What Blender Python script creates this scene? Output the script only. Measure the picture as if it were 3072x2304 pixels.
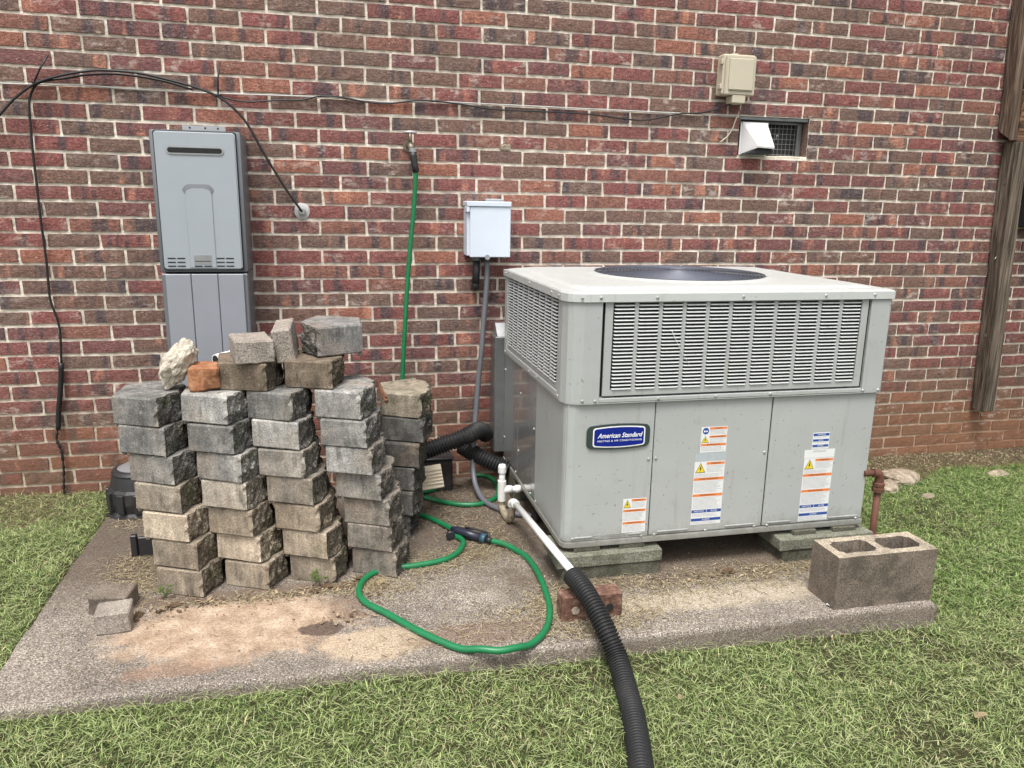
import bpy, bmesh, math, random
import numpy as np
from mathutils import Vector, Matrix

for o in list(bpy.data.objects): bpy.data.objects.remove(o)
S = bpy.context.scene
C = S.collection
R = math.radians
random.seed(7)
rng = np.random.default_rng(11)

# ------------------------------------------------------------------ camera, sky, sun, exposure
cam = bpy.data.cameras.new('camera'); co = bpy.data.objects.new('camera', cam); C.objects.link(co)
cam.sensor_width = 36; cam.lens = 36*2309.85/3072; cam.clip_start = 0.05; cam.clip_end = 300
YAW, PITCH, ROLL = 0.22733, 0.23035, 0.01737
fw = Vector((math.sin(YAW)*math.cos(PITCH), math.cos(YAW)*math.cos(PITCH), -math.sin(PITCH)))
rt = Vector((math.cos(YAW), -math.sin(YAW), 0)); up = rt.cross(fw)
r2 = math.cos(ROLL)*rt+math.sin(ROLL)*up; u2 = -math.sin(ROLL)*rt+math.cos(ROLL)*up
m = Matrix((r2, u2, -fw)).transposed().to_4x4(); m.translation = (1.26503, -3.59644, 1.24911)
co.matrix_world = m
S.camera = co

SUN_EL, SUN_AZ = R(66), R(205)          # azimuth clockwise from +y: the sun stands in front of the wall, a little to the left
w = bpy.data.worlds.new('World'); S.world = w; w.use_nodes = True
nt = w.node_tree; nt.nodes.clear()
sky = nt.nodes.new('ShaderNodeTexSky'); sky.sky_type = 'NISHITA'; sky.sun_disc = False
sky.sun_elevation = SUN_EL; sky.sun_rotation = SUN_AZ; sky.air_density = 1; sky.dust_density = 4
hs = nt.nodes.new('ShaderNodeHueSaturation'); hs.inputs['Saturation'].default_value = 0.22   # overcast: cloud takes the blue out of the sky
bg = nt.nodes.new('ShaderNodeBackground'); bg.inputs[1].default_value = 0.125
wo = nt.nodes.new('ShaderNodeOutputWorld')
nt.links.new(sky.outputs[0], hs.inputs['Color']); nt.links.new(hs.outputs[0], bg.inputs[0]); nt.links.new(bg.outputs[0], wo.inputs[0])
sl = bpy.data.lights.new('sun', 'SUN'); sl.energy = 1.5; sl.angle = R(20); sl.color = (1, 0.965, 0.91)
so = bpy.data.objects.new('sun', sl); C.objects.link(so)
sd = Vector((math.sin(SUN_AZ)*math.cos(SUN_EL), math.cos(SUN_AZ)*math.cos(SUN_EL), math.sin(SUN_EL)))
so.rotation_euler = sd.to_track_quat('Z', 'Y').to_euler(); so.location = (1, -4, 6)
S.view_settings.view_transform = 'Standard'; S.view_settings.look = 'None'
S.view_settings.exposure = 1.0; S.view_settings.gamma = 1; S.view_settings.use_curve_mapping = False
S.render.engine = 'CYCLES'

# ------------------------------------------------------------------ helpers
def vnoise(p, seed=0):
    p = np.asarray(p, float); i = np.floor(p).astype(np.int64); f = p-i; f = f*f*(3-2*f)
    def h(a, b, c):
        n = (a*374761393+b*668265263+c*2147483647+seed*1274126177) & 0xffffffff
        n = ((n ^ (n >> 13))*1274126177) & 0xffffffff
        n = ((n ^ (n >> 16))*2654435761) & 0xffffffff
        return (n & 0xffff)/65535.0
    out = 0
    for a in (0, 1):
        for b in (0, 1):
            for c in (0, 1):
                wgt = (f[..., 0] if a else 1-f[..., 0])*(f[..., 1] if b else 1-f[..., 1])*(f[..., 2] if c else 1-f[..., 2])
                out = out+wgt*h(i[..., 0]+a, i[..., 1]+b, i[..., 2]+c)
    return out*2-1
def fnoise(p, seed=0, octs=3):
    p = np.asarray(p, float); s = 0; a = 1; t = 0
    for k in range(octs):
        s = s+a*vnoise(p*(2**k), seed+k); t += a; a *= .5
    return s/t
def nz(x, y, z, seed=0, octs=2): return float(fnoise(np.array([[x, y, z]]), seed, octs)[0])

def tag(o, label=None, cat=None, group=None, kind=None):
    if label: o['label'] = label
    if cat: o['category'] = cat
    if group: o['group'] = group
    if kind: o['kind'] = kind
    return o
def mesh_from(bm, name):
    me = bpy.data.meshes.new(name); bm.to_mesh(me); bm.free(); return me
def thing(name, label, cat, loc, group=None, rz=0):
    o = bpy.data.objects.new(name, None); o.empty_display_size = .05; C.objects.link(o)
    o.location = loc; o.rotation_euler = (0, 0, rz)
    return tag(o, label, cat, group)
def origin(o):
    v = Vector((0, 0, 0))
    while o is not None: v += o.location; o = o.parent
    return v
def part(name, bm, mat, parent, kind=None, label=None, smooth=False):
    """bm is in world metres; the part keeps its parent's origin."""
    bm.transform(Matrix.Translation(-origin(parent)))
    me = mesh_from(bm, name)
    o = bpy.data.objects.new(name, me); C.objects.link(o); o.parent = parent
    for mm in (mat if isinstance(mat, (list, tuple)) else [mat]): me.materials.append(mm)
    if smooth: shade(me)
    return tag(o, label, None, None, kind)
def single(name, bm, mat, label=None, cat=None, group=None, kind=None, smooth=False, sharp=None):
    vs = [v.co for v in bm.verts]
    c = Vector(((min(v.x for v in vs)+max(v.x for v in vs))/2, (min(v.y for v in vs)+max(v.y for v in vs))/2, min(v.z for v in vs)))
    bm.transform(Matrix.Translation(-c)); me = mesh_from(bm, name)
    o = bpy.data.objects.new(name, me); C.objects.link(o); o.location = c
    for mm in (mat if isinstance(mat, (list, tuple)) else [mat]): me.materials.append(mm)
    if smooth: shade(me)
    return tag(o, label, cat, group, kind)
def shade(me, ang=40):
    me.shade_smooth()
    try: me.set_sharp_from_angle(angle=R(ang))
    except Exception: pass
def np_mesh(name, v, f, mats, attr=None, attr_name='col', flat=False):
    """v (n,3), f (m,k) with k 3 or 4"""
    me = bpy.data.meshes.new(name); v = np.asarray(v, np.float32); f = np.asarray(f, np.int32); k = f.shape[1]
    me.vertices.add(len(v)); me.vertices.foreach_set('co', v.ravel())
    me.loops.add(f.size); me.loops.foreach_set('vertex_index', f.ravel())
    me.polygons.add(len(f)); me.polygons.foreach_set('loop_start', np.arange(0, f.size, k, dtype=np.int32))
    me.polygons.foreach_set('loop_total', np.full(len(f), k, np.int32))
    me.update(calc_edges=True)
    if attr is not None:
        a = me.color_attributes.new(attr_name, 'FLOAT_COLOR', 'POINT')
        c4 = np.ones((len(v), 4), np.float32); c4[:, :3] = attr; a.data.foreach_set('color', c4.ravel())
    if flat: me.polygons.foreach_set('use_smooth', np.zeros(len(f), bool))
    for mm in mats: me.materials.append(mm)
    me.validate(); return me
def link(name, me, parent=None, loc=None, **kw):
    o = bpy.data.objects.new(name, me); C.objects.link(o)
    if parent: o.parent = parent
    if loc is not None: o.location = loc
    return tag(o, **kw)

def box(bm, x0, x1, y0, y1, z0, z1, bev=0, seg=1, mi=0):
    r = bmesh.ops.create_cube(bm, size=1); vs = r['verts']
    for v in vs: v.co = Vector(((x0+x1)/2+v.co.x*(x1-x0), (y0+y1)/2+v.co.y*(y1-y0), (z0+z1)/2+v.co.z*(z1-z0)))
    fs = {f for v in vs for f in v.link_faces}
    for f in fs: f.material_index = mi
    if bev > 0:
        es = list({e for v in vs for e in v.link_edges})
        bmesh.ops.bevel(bm, geom=es, offset=bev, segments=seg, affect='EDGES', profile=.5)
    return vs
def bx(*a, **k):
    bm = bmesh.new(); box(bm, *a, **k); return bm
def prism(bm, pts, ax, a0, a1, bev=0, seg=2, mi=0):
    """polygon pts in the plane square to axis ax ('x','y','z'), from a0 to a1"""
    def P(p, a): return {'x': (a, p[0], p[1]), 'y': (p[0], a, p[1]), 'z': (p[0], p[1], a)}[ax]
    lo = [bm.verts.new(P(p, a0)) for p in pts]; hi = [bm.verts.new(P(p, a1)) for p in pts]; n = len(pts)
    fs = [bm.faces.new(lo), bm.faces.new(hi)]+[bm.faces.new((lo[i], lo[(i+1) % n], hi[(i+1) % n], hi[i])) for i in range(n)]
    for f in fs: f.material_index = mi
    if bev:
        bmesh.ops.bevel(bm, geom=[e for e in fs[0].edges]+[e for e in fs[1].edges], offset=bev, segments=seg, affect='EDGES')
    bmesh.ops.recalc_face_normals(bm, faces=bm.faces[:])
def rrect(x0, x1, z0, z1, r, n=4):
    out = []
    for cx, cz, a in ((x1-r, z1-r, 0), (x0+r, z1-r, 90), (x0+r, z0+r, 180), (x1-r, z0+r, 270)):
        for k in range(n+1): t = R(a+90*k/n); out.append((cx+r*math.cos(t), cz+r*math.sin(t)))
    return out
def spline(pts, n=8):
    P = [Vector(p) for p in pts]; P = [P[0]*2-P[1]]+P+[P[-1]*2-P[-2]]; out = []
    for i in range(1, len(P)-2):
        a, b, c, d = P[i-1:i+3]
        for k in range(n):
            t = k/n; out.append(.5*((2*b)+(c-a)*t+(2*a-5*b+4*c-d)*t*t+(3*b-a-3*c+d)*t**3))
    out.append(P[-2]); return out
def resample(pts, step):
    out = [pts[0]]; acc = 0
    for a, b in zip(pts, pts[1:]):
        L = (b-a).length; t = step-acc
        while t <= L: out.append(a+(b-a)*(t/L)); t += step
        acc = (acc+L) % step if L else acc
    return out
def tube(bm, pts, r, seg=10, caps=True, rad=None, mi=0):
    pts = [Vector(p) for p in pts]; n = len(pts); rings = []; u = None
    for i, p in enumerate(pts):
        t = (pts[min(i+1, n-1)]-pts[max(i-1, 0)]).normalized()
        if u is None: u = t.orthogonal().normalized()
        u = (u-t*u.dot(t)).normalized(); v = t.cross(u); rr = rad(i) if rad else r
        rings.append([bm.verts.new(p+(u*math.cos(2*math.pi*k/seg)+v*math.sin(2*math.pi*k/seg))*rr) for k in range(seg)])
    for a, b in zip(rings, rings[1:]):
        for k in range(seg):
            f = bm.faces.new((a[k], a[(k+1) % seg], b[(k+1) % seg], b[k])); f.smooth = True; f.material_index = mi
    if caps:
        for ring in (rings[0][::-1], rings[-1]): bm.faces.new(ring).material_index = mi
def tb(pts, r, seg=10, **k):
    bm = bmesh.new(); tube(bm, pts, r, seg, **k); return bm
def lathe(bm, prof, c, axis='z', seg=20, mi=0):
    c = Vector(c); rings = []
    for r, h in prof:
        ring = []
        for k in range(seg):
            a = 2*math.pi*k/seg; x, y = r*math.cos(a), r*math.sin(a)
            ring.append(bm.verts.new(c+Vector({'z': (x, y, h), 'y': (x, h, y), 'x': (h, x, y)}[axis])))
        rings.append(ring)
    for a, b in zip(rings, rings[1:]):
        for k in range(seg):
            f = bm.faces.new((a[k], a[(k+1) % seg], b[(k+1) % seg], b[k])); f.material_index = mi
    bm.faces.new(rings[0][::-1]); bm.faces.new(rings[-1])
    bmesh.ops.recalc_face_normals(bm, faces=bm.faces[:])
def lth(*a, **k):
    bm = bmesh.new(); lathe(bm, *a, **k); return bm
def rough_box(x0, x1, y0, y1, z0, z1, amp, cuts=5, seed=0, freq=30, bev=.004):
    """a worn block: subdivided, knocked about by noise"""
    bm = bx(x0, x1, y0, y1, z0, z1, bev=bev)
    bmesh.ops.subdivide_edges(bm, edges=[e for e in bm.edges if e.calc_length() > .02], cuts=cuts, use_grid_fill=True)
    P = np.array([v.co[:] for v in bm.verts])
    d = np.stack([fnoise(P*freq, seed+i*17, 3) for i in range(3)], -1)*amp
    for v, dd in zip(bm.verts, d): v.co += Vector(dd)
    bmesh.ops.triangulate(bm, faces=[f for f in bm.faces if len(f.verts) > 4])
    return bm
def text_mesh(txt, size, shear=0, ext=.0003, spacing=1, bold=0):
    cu = bpy.data.curves.new('lettering', 'FONT'); cu.body = txt; cu.size = size; cu.shear = shear; cu.extrude = ext
    cu.align_x = 'CENTER'; cu.align_y = 'CENTER'; cu.space_character = spacing; cu.resolution_u = 3; cu.offset = bold
    o = bpy.data.objects.new('lettering', cu); C.objects.link(o)
    bpy.context.view_layer.update()
    me = bpy.data.meshes.new_from_object(o.evaluated_get(bpy.context.evaluated_depsgraph_get()))
    bpy.data.objects.remove(o); return me
def lettering(txt, x, y, z, size, mat, parent, shear=0, width=None, spacing=1, bold=0, name='lettering', ext=.0003):
    """upright text on a face that looks towards -y"""
    me = text_mesh(txt, size, shear, ext, spacing, bold); me.materials.clear(); me.materials.append(mat)
    xs = [v.co.x for v in me.vertices]; sx = width/(max(xs)-min(xs)) if width else 1
    o_ = origin(parent)
    me.transform(Matrix.Translation(Vector((x, y, z))-o_) @ Matrix.Rotation(R(90), 4, 'X') @ Matrix.Diagonal((sx, 1, 1, 1)))
    return link(name, me, parent)

# ------------------------------------------------------------------ materials
class M:
    def __init__(s, name, rough=.6, metal=0, spec=.5):
        s.m = bpy.data.materials.new(name); s.m.use_nodes = True; s.t = s.m.node_tree
        s.b = s.t.nodes['Principled BSDF']; s.b.inputs['Roughness'].default_value = rough; s.b.inputs['Metallic'].default_value = metal
        s.b.inputs['Specular IOR Level'].default_value = spec; s._pos = None
    def n(s, typ, **k):
        nd = s.t.nodes.new('ShaderNode'+typ)
        for a, v in k.items(): setattr(nd, a, v)
        return nd
    def l(s, a, b): s.t.links.new(a, b)
    def setin(s, sock, v):
        if hasattr(v, 'links') or isinstance(v, bpy.types.NodeSocket): s.l(v, sock)
        else:
            if isinstance(v, (tuple, list)) and len(v) == 3 and sock.type == 'RGBA': v = (*v, 1)
            sock.default_value = v
    @property
    def pos(s):
        if s._pos is None: s._pos = s.n('NewGeometry').outputs['Position']
        return s._pos
    def math(s, op, a, b=0, c=None, clamp=False):
        nd = s.n('Math', operation=op, use_clamp=clamp); s.setin(nd.inputs[0], a); s.setin(nd.inputs[1], b)
        if c is not None: s.setin(nd.inputs[2], c)
        return nd.outputs[0]
    def scale(s, v, sc, add=None):
        nd = s.n('VectorMath', operation='MULTIPLY'); s.setin(nd.inputs[0], v); nd.inputs[1].default_value = sc; r = nd.outputs[0]
        if add is not None:
            n2 = s.n('VectorMath', operation='ADD'); s.l(r, n2.inputs[0]); s.setin(n2.inputs[1], add); r = n2.outputs[0]
        return r
    def noise(s, v, sc, det=3, rough=.55, dist=0):
        nd = s.n('TexNoise'); s.setin(nd.inputs['Vector'], v); nd.inputs['Scale'].default_value = sc
        nd.inputs['Detail'].default_value = det; nd.inputs['Roughness'].default_value = rough; nd.inputs['Distortion'].default_value = dist
        return nd.outputs[0]
    def voro(s, v, sc, feature='F1', out=0):
        nd = s.n('TexVoronoi', feature=feature); s.setin(nd.inputs['Vector'], v); nd.inputs['Scale'].default_value = sc
        return nd.outputs[out]
    def ramp(s, f, stops, interp='LINEAR'):
        nd = s.n('ValToRGB'); s.setin(nd.inputs[0], f); cr = nd.color_ramp; cr.interpolation = interp
        while len(cr.elements) < len(stops): cr.elements.new(.5)
        for e, (p, c) in zip(cr.elements, stops):
            e.position = p; e.color = (*c, 1) if isinstance(c, tuple) else (c, c, c, 1)
        return nd.outputs[0]
    def step(s, f, a, b):
        nd = s.n('MapRange', interpolation_type='SMOOTHSTEP'); s.setin(nd.inputs[0], f)
        nd.inputs[1].default_value = a; nd.inputs[2].default_value = b; return nd.outputs[0]
    def mix(s, f, a, b, mode='MIX'):
        nd = s.n('Mix', data_type='RGBA', blend_type=mode); s.setin(nd.inputs[0], f); s.setin(nd.inputs[6], a); s.setin(nd.inputs[7], b)
        return nd.outputs[2]
    def sep(s, v):
        nd = s.n('SeparateXYZ'); s.setin(nd.inputs[0], v); return nd.outputs
    def color(s, v): s.setin(s.b.inputs['Base Color'], v); return s
    def rough(s, v): s.setin(s.b.inputs['Roughness'], v); return s
    def bump(s, h, strength=.5, dist=.01):
        nd = s.n('Bump'); nd.inputs['Strength'].default_value = strength; nd.inputs['Distance'].default_value = dist
        s.l(h, nd.inputs['Height']); s.l(nd.outputs[0], s.b.inputs['Normal']); return s
    def objrand(s): return s.n('ObjectInfo').outputs['Random']
    def objcol(s): return s.n('ObjectInfo').outputs['Color']

def plain(name, col, rough=.5, metal=0, var=.12, sc=12, spec=.5, dirt=None, dirt_amt=.5):
    k = M(name, rough, metal, spec)
    n1 = k.noise(k.pos, sc, 4)
    c = k.mix(n1, tuple(x*(1-var) for x in col), tuple(min(1, x*(1+var)) for x in col))
    if dirt:
        d = k.step(k.noise(k.pos, sc*.6, 6, .7), .52, .72); c = k.mix(k.math('MULTIPLY', d, dirt_amt), c, dirt)
        k.rough(k.math('MULTIPLY_ADD', d, .25, rough))
    k.color(c); return k.m

# brick: hue per brick, fire-flashed bands, white bloom, drag marks, soil splash low down
def brick_material():
    k = M('brick', .85, 0, .25); p = k.pos
    r = k.math('FRACT', k.math('ADD', k.objrand(), k.math('MULTIPLY', k.n('NewGeometry').outputs['Random Per Island'], 7.31)))
    base = k.ramp(r, [(0, (.140, .060, .052)), (.12, (.165, .062, .055)), (.22, (.128, .076, .060)), (.34, (.205, .088, .062)),
                      (.42, (.155, .062, .056)), (.53, (.118, .076, .062)), (.66, (.165, .078, .060)), (.76, (.130, .060, .056)),
                      (.87, (.120, .074, .060)), (1, (.185, .072, .052))], 'CONSTANT')
    off = k.n('CombineXYZ'); k.l(k.math('MULTIPLY', r, 37), off.inputs[0]); k.l(k.math('MULTIPLY', r, 91), off.inputs[2])
    band = k.noise(k.scale(p, (15, 8, 1.6), off.outputs[0]), 1, 2, .5)
    band2 = k.noise(k.scale(p, (11, 8, 2.4), k.scale(off.outputs[0], (1.7, 1, -1.3))), 1, 3, .5)
    c = k.mix(k.math('MULTIPLY', k.step(band, .54, .64), .78), base, (.052, .043, .048))
    c = k.mix(k.math('MULTIPLY', k.step(band2, .60, .70), .75), c, (.330, .150, .100))
    mott = k.noise(k.scale(p, (60, 60, 110)), 1, 6, .75)
    c = k.mix(.8, c, k.ramp(mott, [(.30, .45), (.5, 1.30), (.70, 2.3)]), 'MULTIPLY')
    grit = k.noise(k.scale(p, (230, 230, 420)), 1, 2, .6)
    c = k.mix(.7, c, k.ramp(grit, [(.32, .50), (.5, 1.12), (.68, 1.9)]), 'MULTIPLY')
    c = k.mix(k.math('MULTIPLY', k.step(k.noise(k.scale(p, (30, 30, 45), off.outputs[0]), 1, 5, .7), .56, .70), .45), c, (.33, .225, .19))
    x, y, z = k.sep(p)
    # soil splash near the ground, rust coloured at the right-hand end
    spl = k.math('MULTIPLY', k.step(k.math('ADD', z, k.math('MULTIPLY', k.noise(p, 6, 4), -.22)), .32, -.12), k.step(x, 2.2, 5.0))
    spl2 = k.step(k.math('ADD', z, k.math('MULTIPLY', k.noise(p, 5, 4), -.3)), .42, -.1)
    c = k.mix(k.math('MULTIPLY', spl2, .55), c, (.165, .088, .050))
    c = k.mix(k.math('MULTIPLY', spl, .6), c, (.25, .125, .066))
    # lime bloom
    blo = k.noise(k.scale(p, (13, 13, 24), off.outputs[0]), 1, 6, .7)
    g = k.step(k.math('FRACT', k.math('MULTIPLY', r, 13.7)), .45, .95)
    c = k.mix(k.math('MULTIPLY', k.math('MULTIPLY', k.step(blo, .52, .66), g), .62), c, (.56, .47, .41))
    spk = k.step(k.noise(p, 150, 2, .5), .66, .73)
    c = k.mix(k.math('MULTIPLY', spk, .55), c, (.5, .43, .37))
    k.color(c)
    drag = k.noise(k.scale(p, (28, 28, 190)), 1, 4, .6)
    k.bump(k.math('ADD', k.math('MULTIPLY', drag, .6), k.noise(p, 140, 3)), .75, .0035)
    return k.m
def mortar_material():
    k = M('mortar', .9, 0, .2); p = k.pos; x, y, z = k.sep(p)
    c = k.ramp(k.noise(p, 18, 5, .65), [(.3, (.46, .40, .325)), (.5, (.74, .665, .555)), (.7, (.86, .79, .69))])
    c = k.mix(k.math('MULTIPLY', k.step(k.noise(p, 3, 3), .45, .7), .35), c, (.40, .36, .30))
    spl = k.step(k.math('ADD', z, k.math('MULTIPLY', k.noise(p, 5, 4), -.4)), .55, -.2)
    c = k.mix(k.math('MULTIPLY', spl, .55), c, (.33, .24, .16))
    spr = k.math('MULTIPLY', k.step(z, .25, -.1), k.step(x, 3.4, 5.0))
    c = k.mix(k.math('MULTIPLY', spr, .8), c, (.34, .17, .09))
    k.color(c).bump(k.noise(p, 120, 4, .6), .6, .004); return k.m
def block_material(name, rough_face):
    k = M(name, .92, 0, .2); p = k.pos
    lp = k.n('TexCoord').outputs['Object']; r = k.objrand()
    off = k.n('CombineXYZ'); k.l(k.math('MULTIPLY', r, 53), off.inputs[0]); k.l(k.math('MULTIPLY', r, 29), off.inputs[1])
    q = k.scale(lp, (1, 1, 1), off.outputs[0])
    base = k.objcol()
    st = k.noise(k.scale(q, (42, 42, 7)), 1, 4, .6)                  # mould drag and rain streaks
    c = k.mix(.6, base, k.ramp(st, [(.28, .55), (.5, .95), (.72, 1.5)]), 'MULTIPLY')
    c = k.mix(.8, c, k.ramp(k.noise(q, 12, 6, .65), [(.3, .40), (.5, .95), (.7, 1.7)]), 'MULTIPLY')
    c = k.mix(k.math('MULTIPLY', k.step(k.noise(q, 6, 4, .6), .45, .68), .6), c, (.20, .155, .115))
    c = k.mix(k.math('MULTIPLY', k.step(k.noise(k.scale(q, (30, 30, 9), (3, 1, 2)), 1, 4), .55, .72), .55), c, (.060, .058, .052))
    agg = k.noise(q, 190, 3, .6)
    c = k.mix(.6, c, k.ramp(agg, [(.32, .45), (.5, 1.0), (.68, 1.6)]), 'MULTIPLY')
    moss = k.step(k.noise(q, 11, 5, .65), .50 if rough_face else .58, .68 if rough_face else .74)
    c = k.mix(k.math('MULTIPLY', moss, .75 if rough_face else .5), c, (.095, .105, .050))
    if rough_face:
        c = k.mix(.75, c, k.ramp(k.noise(q, 85, 4, .7), [(.34, .08), (.5, .62), (.66, 1.5)]), 'MULTIPLY')
        c = k.mix(k.math('MULTIPLY', k.step(k.noise(q, 24, 4), .48, .62), .65), c, (.050, .046, .038))
    lich = k.step(k.noise(q, 75, 2), .67, .72)
    c = k.mix(k.math('MULTIPLY', lich, .35), c, (.5, .48, .42))
    k.color(c)
    if rough_face: k.bump(k.math('ADD', k.noise(q, 60, 6, .7), k.math('MULTIPLY', k.voro(q, 110), .5)), 1.0, .018)
    else: k.bump(k.math('ADD', agg, k.math('MULTIPLY', k.noise(k.scale(q, (150, 150, 20)), 1, 2), .4)), .55, .003)
    return k.m
def pad_material():
    k = M('pad_concrete', .92, 0, .2); p = k.pos; x, y, z = k.sep(p)
    agg = k.voro(p, 150); a2 = k.noise(p, 230, 3, .6); big = k.noise(p, 3.2, 5, .6); med = k.noise(p, 14, 5, .65)
    c = k.ramp(a2, [(.30, (.055, .045, .037)), (.44, (.185, .155, .130)), (.56, (.30, .262, .222)), (.70, (.62, .56, .49))])
    c = k.mix(.6, c, k.ramp(big, [(.3, .55), (.5, .95), (.7, 1.3)]), 'MULTIPLY')
    c = k.mix(.4, c, k.ramp(med, [(.3, .6), (.7, 1.35)]), 'MULTIPLY')
    def blob(cx, cy, rx, ry, soft=.35, wob=.45):
        dx = k.math('DIVIDE', k.math('SUBTRACT', x, cx), rx); dy = k.math('DIVIDE', k.math('SUBTRACT', y, cy), ry)
        d = k.math('SQRT', k.math('ADD', k.math('MULTIPLY', dx, dx), k.math('MULTIPLY', dy, dy)))
        d = k.math('ADD', d, k.math('MULTIPLY', k.math('SUBTRACT', k.noise(p, 11, 8, .72), .5), wob*3.2))
        return k.step(d, 1+soft*.7, 1-soft*.7)
    dirt = (.098, .072, .052)
    c = k.mix(k.math('MULTIPLY', k.step(k.math('ADD', y, k.math('MULTIPLY', med, .35)), -.95, -.55), .72), c, dirt)   # soil washed over the back of the pad
    c = k.mix(k.math('MULTIPLY', blob(.92, -1.24, .36, .20), .85), c, k.ramp(med, [(.3, (.30, .205, .135)), (.48, (.44, .315, .22)), (.60, (.52, .39, .28)), (.72, (.60, .50, .39))]))
    c = k.mix(k.math('MULTIPLY', blob(1.35, -1.42, .16, .09), .55), c, (.60, .46, .32))
    c = k.mix(k.math('MULTIPLY', blob(1.19, -1.305, .075, .042, .15, .5), .9), c, (.10, .070, .058))
    c = k.mix(k.math('MULTIPLY', blob(1.27, -1.17, .06, .10, .4, .6), .6), c, (.17, .115, .085))
    c = k.mix(k.math('MULTIPLY', blob(.95, -1.03, .45, .045, .4, .5), .7), c, (.15, .105, .075))
    c = k.mix(k.math('MULTIPLY', blob(1.70, -1.43, .26, .065, .4, .5), .6), c, (.19, .125, .09))
    c = k.mix(k.math('MULTIPLY', blob(.78, -1.45, .16, .04, .5, .5), .5), c, (.30, .185, .125))
    c = k.mix(k.math('MULTIPLY', blob(2.55, -1.36, .55, .07, .5, .5), .45), c, (.58, .49, .36))
    c = k.mix(k.math('MULTIPLY', blob(2.6, -1.10, .8, .16, .4, .5), .7), c, (.11, .080, .052))  # soil brown, deepened with painted shade under the unit
    c = k.mix(k.math('MULTIPLY', k.step(z, -.092, -.11), .6), c, (.10, .080, .058))
    c = k.mix(.5, c, k.ramp(k.noise(p, 120, 3, .7), [(.3, .5), (.5, 1.0), (.7, 1.5)]), 'MULTIPLY')
    k.color(c).bump(k.math('ADD', k.math('MULTIPLY', agg, .7), a2), .8, .005); return k.m
def soil_material():
    k = M('lawn_soil', .95, 0, .1); p = k.pos
    c = k.ramp(k.noise(p, 35, 6, .7), [(.3, (.045, .034, .020)), (.5, (.115, .090, .052)), (.7, (.23, .175, .105))])
    x, y, z = k.sep(p)
    th = k.step(k.math('ADD', y, k.math('MULTIPLY', k.noise(p, 6, 4), .2)), -.12, -.30)
    c = k.mix(k.math('MULTIPLY', th, .8), c, (.040, .046, .020))
    k.color(c).bump(k.noise(p, 90, 5, .7), .9, .012); return k.m
def cabinet_material(name, col, rough, coat=0):
    k = M(name, rough, 0, .5); p = k.pos
    g = k.noise(p, 5, 4, .6)
    c = k.mix(g, tuple(v*.94 for v in col), tuple(v*1.05 for v in col))
    spots = k.step(k.noise(p, 80, 2, .5), .69, .73)
    c = k.mix(k.math('MULTIPLY', spots, .55), c, (.16, .13, .10))
    run = k.step(k.noise(k.scale(p, (38, 38, 2.5)), 1, 4, .6), .55, .8)
    c = k.mix(k.math('MULTIPLY', run, .38), c, (.25, .225, .18))
    smu = k.step(k.noise(p, 16, 6, .75), .56, .72)
    c = k.mix(k.math('MULTIPLY', smu, .28), c, (.22, .20, .165))
    x, y, z = k.sep(p)
    low = k.step(k.math('ADD', z, k.math('MULTIPLY', k.noise(p, 22, 5, .7), -.12)), .045, -.04)
    c = k.mix(k.math('MULTIPLY', low, .65), c, (.14, .125, .09))
    k.color(c); k.rough(k.math('MULTIPLY_ADD', g, .18, rough-.06))
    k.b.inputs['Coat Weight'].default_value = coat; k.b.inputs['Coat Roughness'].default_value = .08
    k.bump(k.noise(p, 5, 2), .22, .02); return k.m
def wood_material(name, c0, c1, c2):
    k = M(name, .8, 0, .25); p = k.pos
    grain = k.noise(k.scale(p, (60, 60, 2.2)) if 'post' in name else k.scale(p, (2.2, 60, 60)), 1, 5, .6, .6)
    c = k.ramp(grain, [(.36, c0), (.5, c1), (.64, c2)])
    c = k.mix(.7, c, k.ramp(k.noise(k.scale(p, (170, 170, 5)) if 'post' in name else k.scale(p, (5, 170, 170)), 1, 3), [(.35, .35), (.5, 1), (.65, 1.35)]), 'MULTIPLY')
    kn = k.voro(k.scale(p, (9, 9, 3)) if 'post' in name else k.scale(p, (3, 9, 9)), 1)
    c = k.mix(k.math('MULTIPLY', k.step(kn, .16, .06), .8), c, (.028, .020, .014))
    c = k.mix(.4, c, k.ramp(k.noise(p, 5, 4), [(.3, .6), (.7, 1.4)]), 'MULTIPLY')
    k.color(c).bump(grain, .6, .004); return k.m
def vcol_material(name, rough=.7, attr='col', trans=0):
    k = M(name, rough, 0, .25); a = k.n('Attribute'); a.attribute_name = attr; k.color(a.outputs['Color'])
    return k.m
def rock_material(name, stops, sc=40):
    k = M(name, .92, 0, .2); q = k.n('TexCoord').outputs['Object']
    c = k.ramp(k.noise(q, sc, 6, .7), stops)
    c = k.mix(k.math('MULTIPLY', k.step(k.noise(q, sc*.4, 4), .55, .68), .5), c, tuple(v*.35 for v in stops[1][1]))
    k.color(c).bump(k.noise(q, sc*2.2, 5, .7), .8, .006); return k.m
def cmu_material(name, col, tint):
    k = M(name, .93, 0, .2); p = k.pos
    c = k.ramp(k.noise(p, 210, 3, .6), [(.30, tuple(v*.4 for v in col)), (.5, col), (.68, tuple(v*1.5 for v in col))])
    c = k.mix(.7, c, k.ramp(k.noise(p, 11, 5, .65), [(.3, .5), (.5, 1), (.7, 1.35)]), 'MULTIPLY')
    c = k.mix(k.math('MULTIPLY', k.step(k.noise(p, 9, 5, .7), .50, .66), .55), c, tint)
    k.color(c).bump(k.noise(p, 200, 4, .65), .9, .005); return k.m

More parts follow.
